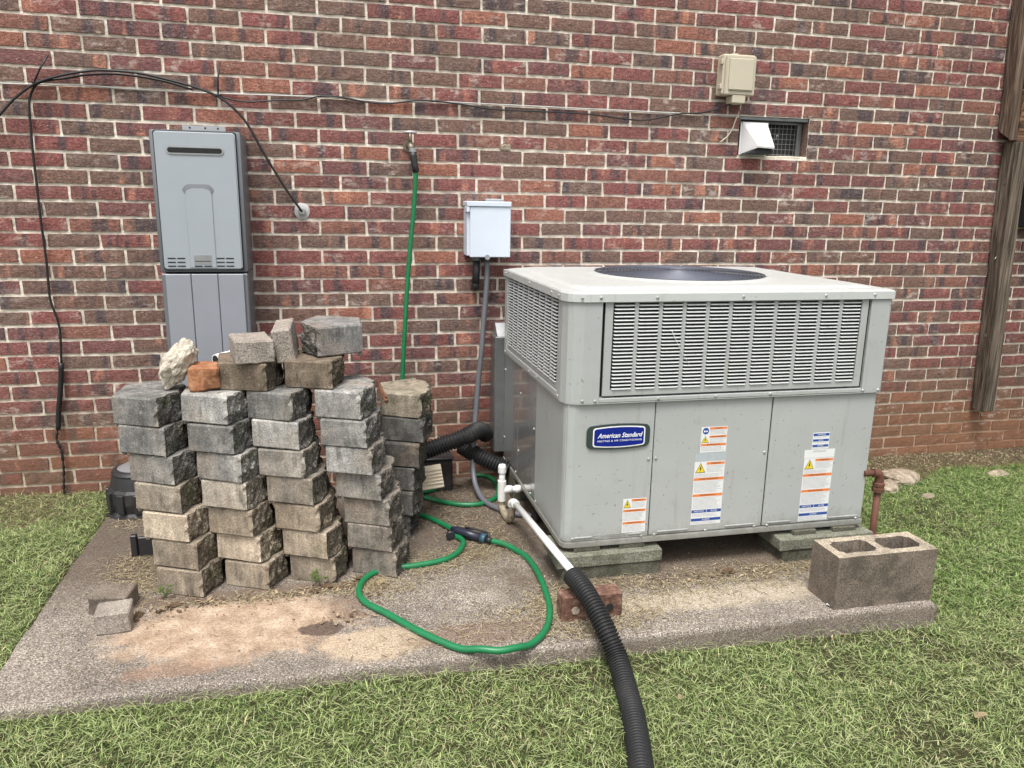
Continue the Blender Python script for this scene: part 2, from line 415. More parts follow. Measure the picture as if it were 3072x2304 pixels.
MAT = dict(
    brick=brick_material(), mortar=mortar_material(), smooth=block_material('block_smooth_face', False), split=block_material('block_split_face', True),
    pad=pad_material(), soil=soil_material(),
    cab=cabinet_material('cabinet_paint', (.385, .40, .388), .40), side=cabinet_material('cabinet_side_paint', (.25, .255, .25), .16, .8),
    lid=cabinet_material('lid_paint', (.50, .515, .50), .36),
    dark=plain('dark_inside', (.012, .012, .012), .8), coil=plain('coil_black', (.02, .021, .022), .6),
    fan=plain('fan_guard', (.095, .105, .135), .40, .2), screw=plain('screw_steel', (.62, .62, .60), .3, .8),
    logo=plain('badge_blue', (.006, .018, .21), .25), logo_frame=plain('badge_frame', (.035, .052, .050), .4), white=plain('print_white', (.80, .80, .79), .5, var=.03),
    orange=plain('print_orange', (.72, .22, .06), .5), blue=plain('print_blue', (.02, .07, .28), .5), yellow=plain('print_yellow', (.72, .56, .03), .5),
    black=plain('print_black', (.02, .02, .02), .6), grey_ink=plain('print_grey', (.30, .30, .31), .6), paper=plain('label_paper', (.70, .71, .70), .45, var=.05, dirt=(.45, .42, .36), dirt_amt=.3),
    worn=plain('label_worn', (.40, .44, .46), .5, var=.15, sc=60),
    heater=plain('heater_paint', (.37, .405, .435), .38, .15, var=.05), heater_dark=plain('heater_side', (.165, .175, .19), .42, .15, var=.06), heater_low=plain('pipe_cover_paint', (.30, .315, .35), .4, .15, var=.06),
    galv=plain('galvanised', (.45, .46, .47), .38, .75, var=.25, sc=30), duct=plain('duct_sheet', (.23, .24, .24), .35, .6, var=.3, sc=9, dirt=(.10, .09, .07)),
    ebox=plain('box_paint', (.60, .66, .74), .42, .0, var=.04), conduit=plain('conduit_grey', (.13, .135, .15), .42, var=.15),
    blackplastic=plain('black_plastic', (.022, .022, .024), .45, var=.3, dirt=(.10, .09, .075), dirt_amt=.35), ribbed=plain('ribbed_black', (.018, .018, .019), .5, var=.3, spec=.35, dirt=(.06, .055, .045), dirt_amt=.3), cable=plain('cable_black', (.014, .014, .015), .45),
    green=plain('hose_green', (.010, .165, .060), .38, var=.2, sc=25, dirt=(.02, .09, .04)), pvc=plain('white_pvc', (.80, .80, .78), .32, var=.04, dirt=(.60, .57, .48), dirt_amt=.25),
    dirtypipe=plain('mud_streaked_pipe', (.30, .25, .18), .5, var=.5, sc=60, dirt=(.05, .038, .024), dirt_amt=1),
    beige=plain('beige_plastic', (.52, .47, .36), .5, var=.06, dirt=(.40, .36, .27)), cream=plain('cream_plastic', (.66, .58, .44), .55, var=.08, dirt=(.45, .38, .26)),
    hood=plain('vent_white', (.74, .74, .73), .4, var=.06, dirt=(.5, .49, .46)), wire=plain('mesh_wire', (.42, .43, .44), .45, .3),
    rust=plain('rusty_iron', (.125, .052, .033), .75, .1, var=.4, sc=45, dirt=(.055, .030, .022)), rod=plain('rust_rod', (.17, .075, .04), .8, var=.4, sc=60),
    brass=plain('valve_brass', (.22, .19, .14), .45, .6, var=.3, sc=50), knob=plain('valve_wheel', (.55, .50, .52), .45, .3, var=.2), teal=plain('nozzle_ring', (.035, .09, .12), .4), nozzle=plain('nozzle_body', (.018, .02, .035), .35),
    post=wood_material('timber_post', (.045, .036, .028), (.125, .098, .074), (.225, .18, .138)), shade_timber=plain('shade_dark_timber', (.022, .020, .022), .8, var=.4, sc=30), post_brown=wood_material('timber_post_brown', (.07, .048, .036), (.16, .112, .082), (.25, .19, .145)), beam=wood_material('timber_beam', (.07, .036, .02), (.175, .098, .056), (.28, .17, .10)),
    grass=vcol_material('grass_blades'), straw=vcol_material('straw_blades', .85), leaf=vcol_material('leaf_green', .6),
    cmu=cmu_material('cinder_block', (.195, .160, .128), (.060, .055, .040)), cmu_top_lit=cmu_material('cinder_top_lit', (.40, .34, .26), (.25, .20, .15)), cap=cmu_material('cap_block', (.20, .20, .155), (.070, .085, .042)), pier=cmu_material('pier_block', (.115, .112, .085), (.038, .046, .026)), paver=cmu_material('paver_concrete', (.33, .29, .25), (.20, .17, .14)),
    rock=rock_material('pale_rubble', [(.3, (.19, .17, .13)), (.5, (.50, .45, .37)), (.7, (.66, .60, .50))]), oldbrick=rock_material('broken_brick', [(.3, (.17, .070, .036)), (.5, (.36, .165, .085)), (.7, (.50, .27, .15))], 30),
    flag=rock_material('pale_stone', [(.3, (.15, .115, .08)), (.5, (.33, .27, .205)), (.7, (.52, .45, .36))], 32), redbrick=rock_material('red_brick', [(.3, (.075, .042, .032)), (.5, (.165, .088, .064)), (.7, (.32, .22, .17))], 35),
    bark=plain('dead_leaf', (.20, .13, .075), .85, var=.4, sc=60), tanleaf=plain('tan_leaf', (.46, .36, .22), .8, var=.2, sc=60), epoxy=plain('sealant', (.50, .48, .46), .5, var=.2, sc=80),
)

# ------------------------------------------------------------------ ground
def smooth01(t): t = np.clip(t, 0, 1); return t*t*(3-2*t)
PX0, PX1, PY0, PTOP = .275, 3.285, -1.545, -.085          # the concrete pad
def lawn_z(x, y):
    x = np.asarray(x, float); y = np.asarray(y, float)
    a = np.interp(y, [-40, -6, -3.6, -1.5, -.25, 0], [-.5, -.24, -.185, -.118, -.088, -.040])
    b = np.interp(y, [-40, -6, -3.6, -1.5, -.4, 0], [-.5, -.27, -.225, -.172, -.132, -.112])
    t = smooth01((x-.3)/3.2)
    n = fnoise(np.stack([x*4, y*4, 0*x], -1), 5, 3)*.010
    return a*(1-t)+b*t+n
def in_pad(x, y, mg=0): return (x > PX0-mg) & (x < PX1+mg) & (y > PY0-mg)
xs = np.unique(np.concatenate([np.linspace(-45, -1.5, 24), np.arange(-1.5, 6, .035), np.linspace(6, 50, 24), [PX0-.002, PX0+.006, PX1-.006, PX1+.002]]))
ys = np.unique(np.concatenate([np.linspace(-45, -3.4, 24), np.arange(-3.4, .02, .035), [.03], [PY0-.002, PY0+.006]]))
X, Y = np.meshgrid(xs, ys); Z = lawn_z(X, Y); Z = np.where(in_pad(X, Y, -.003), -.32, Z)
ny, nx = X.shape; idx = np.arange(nx*ny).reshape(ny, nx)
F = np.stack([idx[:-1, :-1], idx[:-1, 1:], idx[1:, 1:], idx[1:, :-1]], -1).reshape(-1, 4)
link('lawn_ground', np_mesh('lawn_ground', np.stack([X, Y, Z], -1).reshape(-1, 3), F, [MAT['soil']]), kind='structure', label='lawn soil around the concrete pad')

# concrete pad: cast slab with worn arrises
def pad():
    nxp, nyp = 300, 154
    xs = np.linspace(PX0, PX1, nxp); ys = np.linspace(PY0, -.004, nyp); X, Y = np.meshgrid(xs, ys)
    e = np.minimum(np.minimum(X-PX0, PX1-X), Y-PY0)
    Z = PTOP+fnoise(np.stack([X*5, Y*5, X*0], -1), 3, 3)*.0025-np.where(e < .012, (1-e/.012)**2*.008, 0)
    chip = vnoise(np.stack([X*18, Y*18, X*0], -1), 8)
    Z = Z-np.where((e < .03) & (chip > .35), (chip-.35)*.016*(1-e/.03), 0)
    wob = fnoise(np.stack([X*6, Y*6, X*0], -1), 21, 2)*.006
    Yp = np.where(Y < PY0+.001, Y+wob, Y); Xp = np.where((X < PX0+.001) | (X > PX1-.001), X+wob, X)
    v = list(np.stack([Xp, Yp, Z], -1).reshape(-1, 3)); idx = np.arange(nxp*nyp).reshape(nyp, nxp)
    F = np.stack([idx[:-1, :-1], idx[:-1, 1:], idx[1:, 1:], idx[1:, :-1]], -1).reshape(-1, 4).tolist()
    ring = list(idx[0, :])+list(idx[1:, -1])+list(idx[-1, -2::-1])+list(idx[-2:0:-1, 0]); n0 = len(v)
    for q in ring: v.append((v[q][0], v[q][1], -.27))
    n = len(ring)
    for i in range(n): F.append([ring[(i+1) % n], ring[i], n0+i, n0+(i+1) % n])
    link('concrete_pad', np_mesh('concrete_pad', np.array(v), np.array(F), [MAT['pad']]), kind='structure', label='weathered concrete pad under the air conditioner and the block stack')
pad()

# ------------------------------------------------------------------ brick wall
CO, HJ = .06468, .2032            # course height, head joint pitch
VX0, VX1, VZ0, VZ1 = 3.212, 3.592, 1.490, 1.682          # crawl-space vent opening
wall = thing('brick_wall', 'tall red and brown brick house wall with cream mortar joints', 'wall', (2.2, .05, -.3))
wo_ = Vector((2.2, .05, -.3))
def brick_mesh(seed):
    rs = np.random.default_rng(seed); L, Hh = .1930, .0532
    us = np.linspace(-L/2, L/2, 6); vs = np.array([-Hh/2, 0, Hh/2]); v = []
    for b in range(3):
        for a in range(6):
            ed = (a in (0, 5)) or (b in (0, 2))
            ix = (.0012 if a == 0 else -.0012 if a == 5 else 0); iz = (.0012 if b == 0 else -.0012 if b == 2 else 0)
            v.append((us[a]+ix+rs.normal(0, .0009 if ed else 0), -.001+rs.normal(0, .0006) if not ed else rs.normal(-.0002, .0006), vs[b]+iz+rs.normal(0, .0007 if ed else 0)))
    f = []
    for b in range(2):
        for a in range(5): q = b*6+a; f.append((q, q+1, q+7, q+6))
    ring = [0, 1, 2, 3, 4, 5, 11, 17, 16, 15, 14, 13, 12, 6]
    n0 = len(v)
    for q in ring:
        x, y, z = v[q]; v.append((x+(.0015 if q % 6 == 5 else -.0015 if q % 6 == 0 else 0), .026, z+(.0015 if q >= 12 else -.0015 if q < 6 else 0)))
    n = len(ring)
    for i in range(n): f.append((ring[(i+1) % n], ring[i], n0+i, n0+(i+1) % n))
    return np.array(v), np.array(f)
variants = [brick_mesh(s) for s in range(12)]
bmeshes = []
for v, f in variants: bmeshes.append(np_mesh('brick', v, f, [MAT['brick']], flat=True))
# layout: rows of (x0, x1)
cam_p = np.array([1.26503, -3.59644, 1.24911]); r_, u_, f_ = np.array(r2), np.array(u2), np.array(fw)
def proj(P):
    d = np.asarray(P, float)-cam_p; z = d @ f_
    return np.stack([512+769.95*(d @ r_)/z, 384-769.95*(d @ u_)/z], -1)
lay = []; rs = np.random.default_rng(3)
for n in range(-48, 34):
    zc = (30-n-.5)*CO; sh = (0 if n % 2 == 0 else HJ/2)+rs.normal(0, .007)
    for kx in range(-9, 40):
        j0 = kx*HJ+sh; x0, x1 = j0, j0+HJ
        if x1 < -1.5 or x0 > 7: continue
        segs = [(x0, x1)]
        if zc > VZ0 and zc < VZ1:
            segs = []
            if x0 < VX0: segs.append((x0, min(x1, VX0+.004)))
            if x1 > VX1: segs.append((max(x0, VX1-.004), x1))
        for a, b in segs:
            if b-a > .03: lay.append((a, b, zc, n))
def hidden(px):
    x, y = px
    return (505 < x < 890 and 270 < y < 620) or (150 < x < 252 and 130 < y < 340) or (112 < x < 430 and y > 375 and x > 112+(y-375)*.2 and y < 620) or (470 < x < 512 and 200 < y < 258)
area = []
for i, (a, b, zc, n) in enumerate(lay):
    q = proj([(a, 0, zc-CO/2), (b, 0, zc-CO/2), (b, 0, zc+CO/2), (a, 0, zc+CO/2)]); c = q.mean(0)
    x_ = np.clip(q[:, 0], 0, 1024); y_ = np.clip(q[:, 1], 0, 768)
    A = (x_.max()-x_.min())*(y_.max()-y_.min()); area.append(0 if hidden(c) or zc < -.12 else A)
order = set(np.argsort(-np.array(area))[:298].tolist())
sv, sf, nb = [], [], 0
for i, (a, b, zc, n) in enumerate(lay):
    g = (i*7+n*5) % 12; sx = (b-a-.0107)/(HJ-.0107); xc = (a+b)/2
    dy = -abs(rs.normal(0, .0011))-.0006; dz = rs.normal(0, .0011); rx = rs.normal(0, .004); sz = 1+rs.normal(0, .018); fl = -1 if rs.random() < .5 else 1
    if i in order:
        o = bpy.data.objects.new('brick', bmeshes[g]); C.objects.link(o); o.parent = wall
        o.location = Vector((xc, dy, zc+dz))-wo_; o.rotation_euler = (0, rx, 0); o.scale = (sx, 1, sz)
    else:
        v, f = variants[g]; vv = v*np.array([sx, 1, sz]); c, s = math.cos(rx), math.sin(rx)
        vv = np.stack([vv[:, 0]*c+vv[:, 2]*s, vv[:, 1], -vv[:, 0]*s+vv[:, 2]*c], -1)+np.array([xc, dy, zc+dz])-np.array(wo_)
        sv.append(vv); sf.append(f+nb); nb += len(v)
link('brickwork', np_mesh('brickwork', np.concatenate(sv), np.concatenate(sf), [MAT['brick']], flat=True), wall, kind='stuff')
def mortar():
    xs = np.unique(np.concatenate([np.linspace(-1.5, -.6, 8), np.arange(-.6, 5.5, .0085), np.linspace(5.5, 7, 8), [VX0, VX1]]))
    zs = np.unique(np.concatenate([np.arange(-.2, 2.75, .0085), np.linspace(2.75, 5, 12), [-.32, VZ0, VZ1]]))
    X, Zg = np.meshgrid(xs, zs)
    P = np.stack([X, Zg, X*0], -1)
    Yg = .0036+fnoise(P*np.array([60, 95, 1]), 31, 2)*.0034+fnoise(P*6, 41, 2)*.0012
    nz_, nx_ = X.shape; idx = np.arange(nx_*nz_).reshape(nz_, nx_)
    F = np.stack([idx[:-1, :-1], idx[:-1, 1:], idx[1:, 1:], idx[1:, :-1]], -1).reshape(-1, 4)
    cx = (X[:-1, :-1]+X[1:, 1:]).ravel()/2; cz = (Zg[:-1, :-1]+Zg[1:, 1:]).ravel()/2
    F = F[~((cx > VX0) & (cx < VX1) & (cz > VZ0) & (cz < VZ1))]
    v = np.stack([X, Yg, Zg], -1).reshape(-1, 3)-np.array(wo_)
    link('mortar', np_mesh('mortar', v, F, [MAT['mortar']]), wall)
    bm = bmesh.new(); box(bm, -1.5, 7, .125, .30, -.35, 5); part('backing', bm, MAT['dark'], wall)
mortar()

# crawl-space vent: opening lined with brick ends, frame, wire mesh
def crawl_vent():
    t = thing('crawl_space_vent', 'recessed crawl space vent with wire mesh behind the white hood', 'vent', (3.40, .06, VZ0))
    bm = bmesh.new()
    box(bm, VX0-.012, VX0, .012, .12, VZ0, VZ1); box(bm, VX1, VX1+.012, .012, .12, VZ0, VZ1)
    box(bm, VX0-.012, VX1+.012, .012, .12, VZ1, VZ1+.012); part('reveal', bm, MAT['brick'], t)
    bm = bx(VX0-.005, VX1+.005, .0, .12, VZ0-.012, VZ0+.010, bev=.003)
    bmesh.ops.subdivide_edges(bm, edges=bm.edges[:], cuts=4, use_grid_fill=True)
    for v in bm.verts: v.co += Vector((0, nz(v.co.x*40, 1, v.co.z*40, 3)*.006, nz(v.co.x*35, v.co.y*40, 0, 4)*.006))
    part('mortar_sill', bm, MAT['mortar'], t)
    part('lintel', bx(VX0-.02, VX1+.03, .010, .12, VZ1-.014, VZ1-.001), MAT['duct'], t)
    bm = bmesh.new(); y0, y1 = .050, .066
    for a in ((VX0+.004, VX0+.024, VZ0+.011, VZ1-.016), (VX1-.030, VX1-.006, VZ0+.011, VZ1-.016)): box(bm, a[0], a[1], y0, y1, a[2], a[3], bev=.002)
    box(bm, VX0+.0245, VX1-.0305, y0+.001, y1, VZ1-.026, VZ1-.016); part('frame', bm, MAT['duct'], t)
    bm = bmesh.new()
    for i in range(15):
        x = VX0+.03+i*.0222; tube(bm, [(x, .060, VZ0+.01), (x+random.uniform(-.001, .001), .060, VZ1-.02)], .0009, 5)
    for i in range(7):
        z = VZ0+.022+i*.0245; tube(bm, [(VX0+.02, .0580, z), (VX1-.02, .0580, z+random.uniform(-.002, .002))], .0009, 5)
    part('wire_mesh', bm, MAT['wire'], t)
    part('backing', bx(VX0, VX1, .100, .118, VZ0+.011, VZ1-.016), plain('vent_gloom', (.05, .05, .05), .9, var=.5, sc=8), t)
    h = thing('vent_hood', 'white metal dryer vent hood mounted in the crawl space vent', 'vent hood', (3.29, -.02, 1.50))
    bm = bmesh.new()
    q = {k: bm.verts.new(v) for k, v in dict(a=(3.222, -.005, 1.650), b=(3.360, -.005, 1.645), c=(3.222, -.005, 1.503), d=(3.360, -.005, 1.503),
         e=(3.228, -.014, 1.646), f=(3.356, -.014, 1.641), g=(3.265, -.100, 1.538), h=(3.352, -.100, 1.534), i=(3.265, -.098, 1.530), j=(3.352, -.098, 1.526)).items()}
    for fc in ('abfe', 'efhg', 'aegc', 'cgi', 'bdjh', 'bhf', 'gh' 'ji'): bm.faces.new([q[x] for x in fc])
    bmesh.ops.recalc_face_normals(bm, faces=bm.faces[:]); bmesh.ops.solidify(bm, geom=bm.faces[:], thickness=.0018)
    part('hood', bm, MAT['hood'], h)
    part('flange', bx(3.217, 3.364, -.004, .0, 1.499, 1.654), MAT['hood'], h)
    bm = bmesh.new(); prism(bm, [(3.226, 1.503), (3.354, 1.503), (3.350, 1.524), (3.262, 1.526)], 'y', -.08, -.0045); part('flap', bm, MAT['coil'], h)
    part('twist_wire', tb(spline([(3.355, -.10, 1.585), (3.375, -.08, 1.592), (3.386, -.05, 1.580), (3.405, -.02, 1.578), (3.415, .05, 1.584)], 5), .0018, 6), MAT['wire'], h)
crawl_vent()

# ------------------------------------------------------------------ air conditioner
AX0, AX1, AY0, AY1 = 2.035, 3.270, -1.120, -.120       # lower cabinet
ac = thing('air_conditioner', 'large grey packaged air conditioner with louvred top half and a round fan', 'air conditioner', (2.65, -.62, .03))
def ac_build():
    ch = .030
    def plan(x0, x1, y0, y1, c): return [(x0, y1), (x0, y0+c), (x0+c*.3, y0+c*.3), (x0+c, y0), (x1, y0), (x1, y1)]
    bm = bmesh.new(); prism(bm, plan(AX0+.004, AX1-.004, AY0+.004, AY1, ch), 'z', .052, .575); part('cabinet', bm, MAT['dark'], ac)
    # base rail
    bm = bmesh.new(); prism(bm, plan(AX0-.004, AX1+.004, AY0-.004, AY1+.004, ch), 'z', .030, .054, bev=.003); part('base_rail', bm, MAT['cab'], ac)
    # front panels with a seam between
    def fpanel(x0, x1, name, rib):
        bm = bmesh.new(); box(bm, x0, x1, AY0-.001, AY0+.010, .0565, .572, bev=.0025)
        for a, b in rib: box(bm, a, b, AY0-.0045, AY0-.0005, .0655, .0725, bev=.0018)
        return part(name, bm, MAT['cab'], ac)
    bm = bmesh.new()
    pl = [(AX0+ch, AY0-.001), (2.3635, AY0-.001), (2.3635, AY0+.010), (AX0+ch, AY0+.010)]
    prism(bm, [(AX0-.001, -.715), (AX0-.001, AY0+ch), (AX0+ch*.12, AY0+ch*.5), (AX0+ch*.5, AY0+ch*.12), (AX0+ch, AY0-.001), (2.3635, AY0-.001), (2.3635, AY0+.006), (AX0+.006, AY0+.006), (AX0+.006, -.715)], 'z', .0565, .572)
    for a, b in ((2.076, 2.147), (2.286, 2.340)): box(bm, a, b, AY0-.0045, AY0-.0005, .0655, .0725, bev=.0018)
    comp = part('front_panel', bm, MAT['cab'], ac, label='left front panel with the blue badge')
    mid = fpanel(2.3685, 2.8295, 'front_panel', [(2.40, 2.525), (2.675, 2.80)])
    right = fpanel(2.8345, AX1, 'front_panel', [(2.855, 2.955), (3.12, 3.25)])
    lettering('COMPRESSOR', 2.215, AY0-.0012, .0690, .0165, MAT['cab'], comp, width=.128, name='embossed_lettering', ext=.0014)
    # left side: two glossy sheets
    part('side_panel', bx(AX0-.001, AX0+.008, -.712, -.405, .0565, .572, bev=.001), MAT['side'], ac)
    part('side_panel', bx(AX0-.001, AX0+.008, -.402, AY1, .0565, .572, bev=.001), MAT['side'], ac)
    part('side_panel', bx(AX1-.003, AX1+.001, AY0+.011, AY1, .0565, .572), MAT['cab'], ac, label='right side panel')
    # upper half
    U0, U1, V0, V1 = 2.022, 3.283, -1.134, -.150; uc = .062
    up_ = [(U0, V1), (U0, V0+uc), (U0+uc*.18, V0+uc*.42), (U0+uc*.42, V0+uc*.18), (U0+uc, V0), (U1-.012, V0), (U1, V0+.012), (U1, V1)]
    bm = bmesh.new(); prism(bm, [(a, b) for a, b in up_], 'z', .573, .5765); part('flange', bm, MAT['cab'], ac)
    ins = lambda d: [(U0+d, V1), (U0+d, V0+uc+d*.3), (U0+uc+d*.3, V0+d), (U1-d, V0+d), (U1-d, V1)]
    bm = bmesh.new(); prism(bm, ins(.030), 'z', .577, .930); part('coil', bm, MAT['coil'], ac)
    # corner posts
    post = [(U0, -1.030), (U0, V0+uc), (U0+uc*.18, V0+uc*.42), (U0+uc*.42, V0+uc*.18), (U0+uc, V0), (2.146, V0), (2.146, V0+.012), (U0+uc+.006, V0+.012), (U0+.012, V0+uc+.006), (U0+.012, -1.030)]
    bm = bmesh.new(); prism(bm, post, 'z', .577, .930); part('corner_post', bm, MAT['cab'], ac)
    bm = bmesh.new(); prism(bm, [(3.190, V0), (U1-.012, V0), (U1, V0+.012), (U1, -1.02), (U1-.01, -1.02), (U1-.012, V0+.014), (3.190, V0+.012)], 'z', .577, .930); part('corner_post', bm, MAT['cab'], ac)
    part('corner_post', bx(U0, U0+.02, -.196, V1, .577, .930, bev=.002), MAT['cab'], ac)
    part('back_panel', bx(U0+.02, U1, V1-.01, V1, .577, .930), MAT['cab'], ac)
    part('upper_side_panel', bx(U1-.006, U1, -1.018, V1-.011, .577, .930), MAT['cab'], ac)
    # ledges
    bm = bmesh.new(); box(bm, 2.147, 3.189, V0-.001, V0+.030, .5775, .592, bev=.0015); part('ledge', bm, MAT['cab'], ac)
    bm = bmesh.new(); box(bm, U0-.001, U0+.030, -1.029, -.197, .5775, .600, bev=.0015); part('ledge', bm, MAT['cab'], ac)
    # louvred panels: frame with openings, a hood over each opening
    def louvre(w_):
        bm = bmesh.new(); h = .0078; prof = [(.0, h), (-.0022, h*.86), (-.0046, h*.66), (-.0058, h*.46), (-.0050, h*.43), (-.0030, h*.60), (.0012, h*.92)]
        n = len(prof); cols = []
        for xx, sc in ((-w_/2, 0), (-w_/2+.003, 1), (w_/2-.003, 1), (w_/2, 0)):
            cols.append([bm.verts.new((xx, y*(.15+.85*sc), z+(h-z)*.35*(1-sc))) for y, z in prof])
        for a, b in zip(cols, cols[1:]):
            for i in range(n): bm.faces.new((a[i], a[(i+1) % n], b[(i+1) % n], b[i]))
        bm.faces.new(cols[0]); bm.faces.new(cols[-1][::-1]); bmesh.ops.recalc_face_normals(bm, faces=bm.faces[:])
        me = mesh_from(bm, 'louver'); me.materials.append(MAT['lid']); return me
    gx0, gx1, gz0, gz1 = 2.158, 3.180, .600, .9305; nc, nr = 11, 24; y = V0+.004
    pitch = (gx1-gx0-.050)/nc; lw = pitch-.0135; pz = (gz1-gz0-.026)/nr
    gr = bpy.data.objects.new('louver_panel', None)
    bm = bmesh.new()
    box(bm, gx0, gx0+.0275, y, y+.006, gz0, gz1); box(bm, gx1-.027, gx1, y, y+.006, gz0, gz1)
    box(bm, gx0+.0275, gx1-.027, y, y+.006, gz0, gz0+.0215); box(bm, gx0+.0275, gx1-.027, y, y+.006, gz1-.005, gz1)
    for c in range(1, nc):
        x = gx0+.025+c*pitch; box(bm, x-.0067, x+.0067, y, y+.006, gz0+.0215, gz1-.005)
    panel = part('louver_panel', bm, MAT['cab'], ac)
    lm = louvre(lw); ao = origin(ac)
    for c in range(nc):
        for r in range(nr):
            link('louver', lm, panel, Vector((gx0+.025+(c+.5)*pitch, y+.001, gz0+.0195+r*pz))-ao)
    # the louvred side: too small to pick apart one by one
    sy0, sy1 = -1.026, -.200; ns = 9; x = U0+.004; sp = (sy1-sy0-.030)/ns; bm = bmesh.new()
    box(bm, x, x+.006, sy0, sy0+.016, .604, .9305); box(bm, x, x+.006, sy1-.016, sy1, .604, .9305)
    box(bm, x, x+.006, sy0+.016, sy1-.016, .604, .624); box(bm, x, x+.006, sy0+.016, sy1-.016, .925, .9305)
    for c in range(1, ns): yy = sy0+.015+c*sp; box(bm, x, x+.006, yy-.005, yy+.005, .624, .925)
    sp_ = part('louver_panel', bm, MAT['cab'], ac, label='louvred panel on the left side')
    l2 = louvre(sp-.010); bv = np.array([v.co[:] for v in l2.vertices]); bf = [list(p.vertices) for p in l2.polygons]; bm = bmesh.new()
    for c in range(ns):
        for r in range(nr):
            off = np.array([x+.001, sy0+.015+(c+.5)*sp, .622+r*(.303/nr)])
            vs = [bm.verts.new((off[0]+b[1], off[1]-b[0], off[2]+b[2])) for b in bv]
            for f in bf: bm.faces.new([vs[i] for i in f])
    part('louvers', bm, MAT['lid'], sp_, kind='stuff')
    # lid: folded edge, stepped crown, fan opening
    L0, L1, W0, W1 = U0-.007, U1+.005, V0-.007, V1+.006; lc = .066
    lp = [(L0, W1), (L0, W0+lc), (L0+lc*.2, W0+lc*.42), (L0+lc*.42, W0+lc*.2), (L0+lc, W0), (L1-.010, W0), (L1, W0+.010), (L1, W1)]
    cx, cy = 2.650, -.625
    def inset(d): return [(cx+(a-cx)*(1-d/.63), cy+(b-cy)*(1-d/.50)) for a, b in lp]
    bm = bmesh.new(); seg = 64; rings = []
    for d, z in ((.0012, .9569), (.0016, .958), (.004, .9625), (.014, .9645), (.050, .9655), (.070, .9730), (.085, .9745)):
        pts = inset(d); ring = []
        # resample each outline by angle so that it can be joined to the round opening
        for k in range(seg):
            a = 2*math.pi*k/seg; dx, dy = math.cos(a), math.sin(a); best = None
            for (p0, p1) in zip(pts, pts[1:]+pts[:1]):
                ex, ey = p1[0]-p0[0], p1[1]-p0[1]; den = dx*ey-dy*ex
                if abs(den) < 1e-9: continue
                t = ((p0[0]-cx)*ey-(p0[1]-cy)*ex)/den; s = ((p0[0]-cx)*dy-(p0[1]-cy)*dx)/den
                if t > 0 and -1e-6 <= s <= 1+1e-6: best = t if best is None else min(best, t)
            ring.append(bm.verts.new((cx+dx*best, cy+dy*best, z)))
        rings.append(ring)
    FR = .347
    for rr, z in ((FR+.035, .9765), (FR+.012, .9825), (FR, .9825), (FR-.004, .950)):
        rings.append([bm.verts.new((cx+rr*math.cos(2*math.pi*k/seg), cy+rr*math.sin(2*math.pi*k/seg), z)) for k in range(seg)])
    for a, b in zip(rings, rings[1:]):
        for k in range(seg): bm.faces.new((a[k], a[(k+1) % seg], b[(k+1) % seg], b[k]))
    bmesh.ops.recalc_face_normals(bm, faces=bm.faces[:])
    # square the corners that the angular resampling cut
    lid = part('lid', bm, MAT['lid'], ac)
    for p_ in lid.data.polygons: p_.use_smooth = False
    bm = bmesh.new(); prism(bm, lp, 'z', .9302, .9568); part('lid_edge', bm, MAT['lid'], ac)
    part('fan_well', lth([(FR-.004, .9575), (FR-.004, .959)], (cx, cy, 0), seg=48), MAT['dark'], ac)
    bm = bmesh.new()
    for i in range(22):
        rr = .05+i*(FR-.055)/21; pts = [(cx+rr*math.cos(2*math.pi*k/56), cy+rr*math.sin(2*math.pi*k/56), .9835+.010*(1-(rr/FR)**2)) for k in range(57)]
        tube(bm, pts, .0022, 5, caps=False)
    for i in range(8):
        a = 2*math.pi*i/8+.2; tube(bm, [(cx+s*math.cos(a), cy+s*math.sin(a), .9815+.010*(1-(s/FR)**2)) for s in (.045, .15, .25, FR+.008)], .0028, 5)
    part('fan_guard', bm, MAT['fan'], ac)
    part('fan_hub', lth([(.05, .965), (.052, .990), (.03, .994)], (cx, cy, 0), seg=24), MAT['fan'], ac)
    bm = bmesh.new()
    for i in range(4):
        a = i*math.pi/2+.5
        q = [bm.verts.new((cx+s*math.cos(a+t), cy+s*math.sin(a+t), z)) for s, t, z in ((.05, -.2, .961), (.33, -.32, .961), (.34, .32, .972), (.05, .3, .972))]
        bm.faces.new(q)
    bmesh.ops.solidify(bm, geom=bm.faces[:], thickness=.002); part('fan_blade', bm, MAT['coil'], ac)
    # screws
    sb = bmesh.new(); lathe(sb, [(.0056, 0), (.0056, -.0015), (.0044, -.0036), (.002, -.0045)], (0, 0, 0), 'y', 10)
    sm = mesh_from(sb, 'screw'); sm.materials.append(MAT['screw'])
    for x, z, yy in [(2.070, .945, W0), (2.136, .945, W0), (2.339, .944, W0), (2.663, .944, W0), (2.990, .945, W0), (3.193, .946, W0), (2.085, .586, V0), (2.132, .584, V0), (2.368, .585, V0-.001), (2.589, .585, V0-.001), (2.808, .585, V0-.001), (3.196, .583, V0), (3.262, .583, V0),
                     (2.350, .356, AY0-.001), (2.378, .357, AY0-.001), (2.815, .355, AY0-.001), (2.072, .066, AY0-.001), (2.338, .058, AY0-.001), (2.390, .058, AY0-.001), (2.597, .058, AY0-.001), (2.80, .058, AY0-.001), (2.856, .058, AY0-.001), (3.245, .058, AY0-.001)]:
        link('screw', sm, ac, Vector((x, yy, z))-ao)
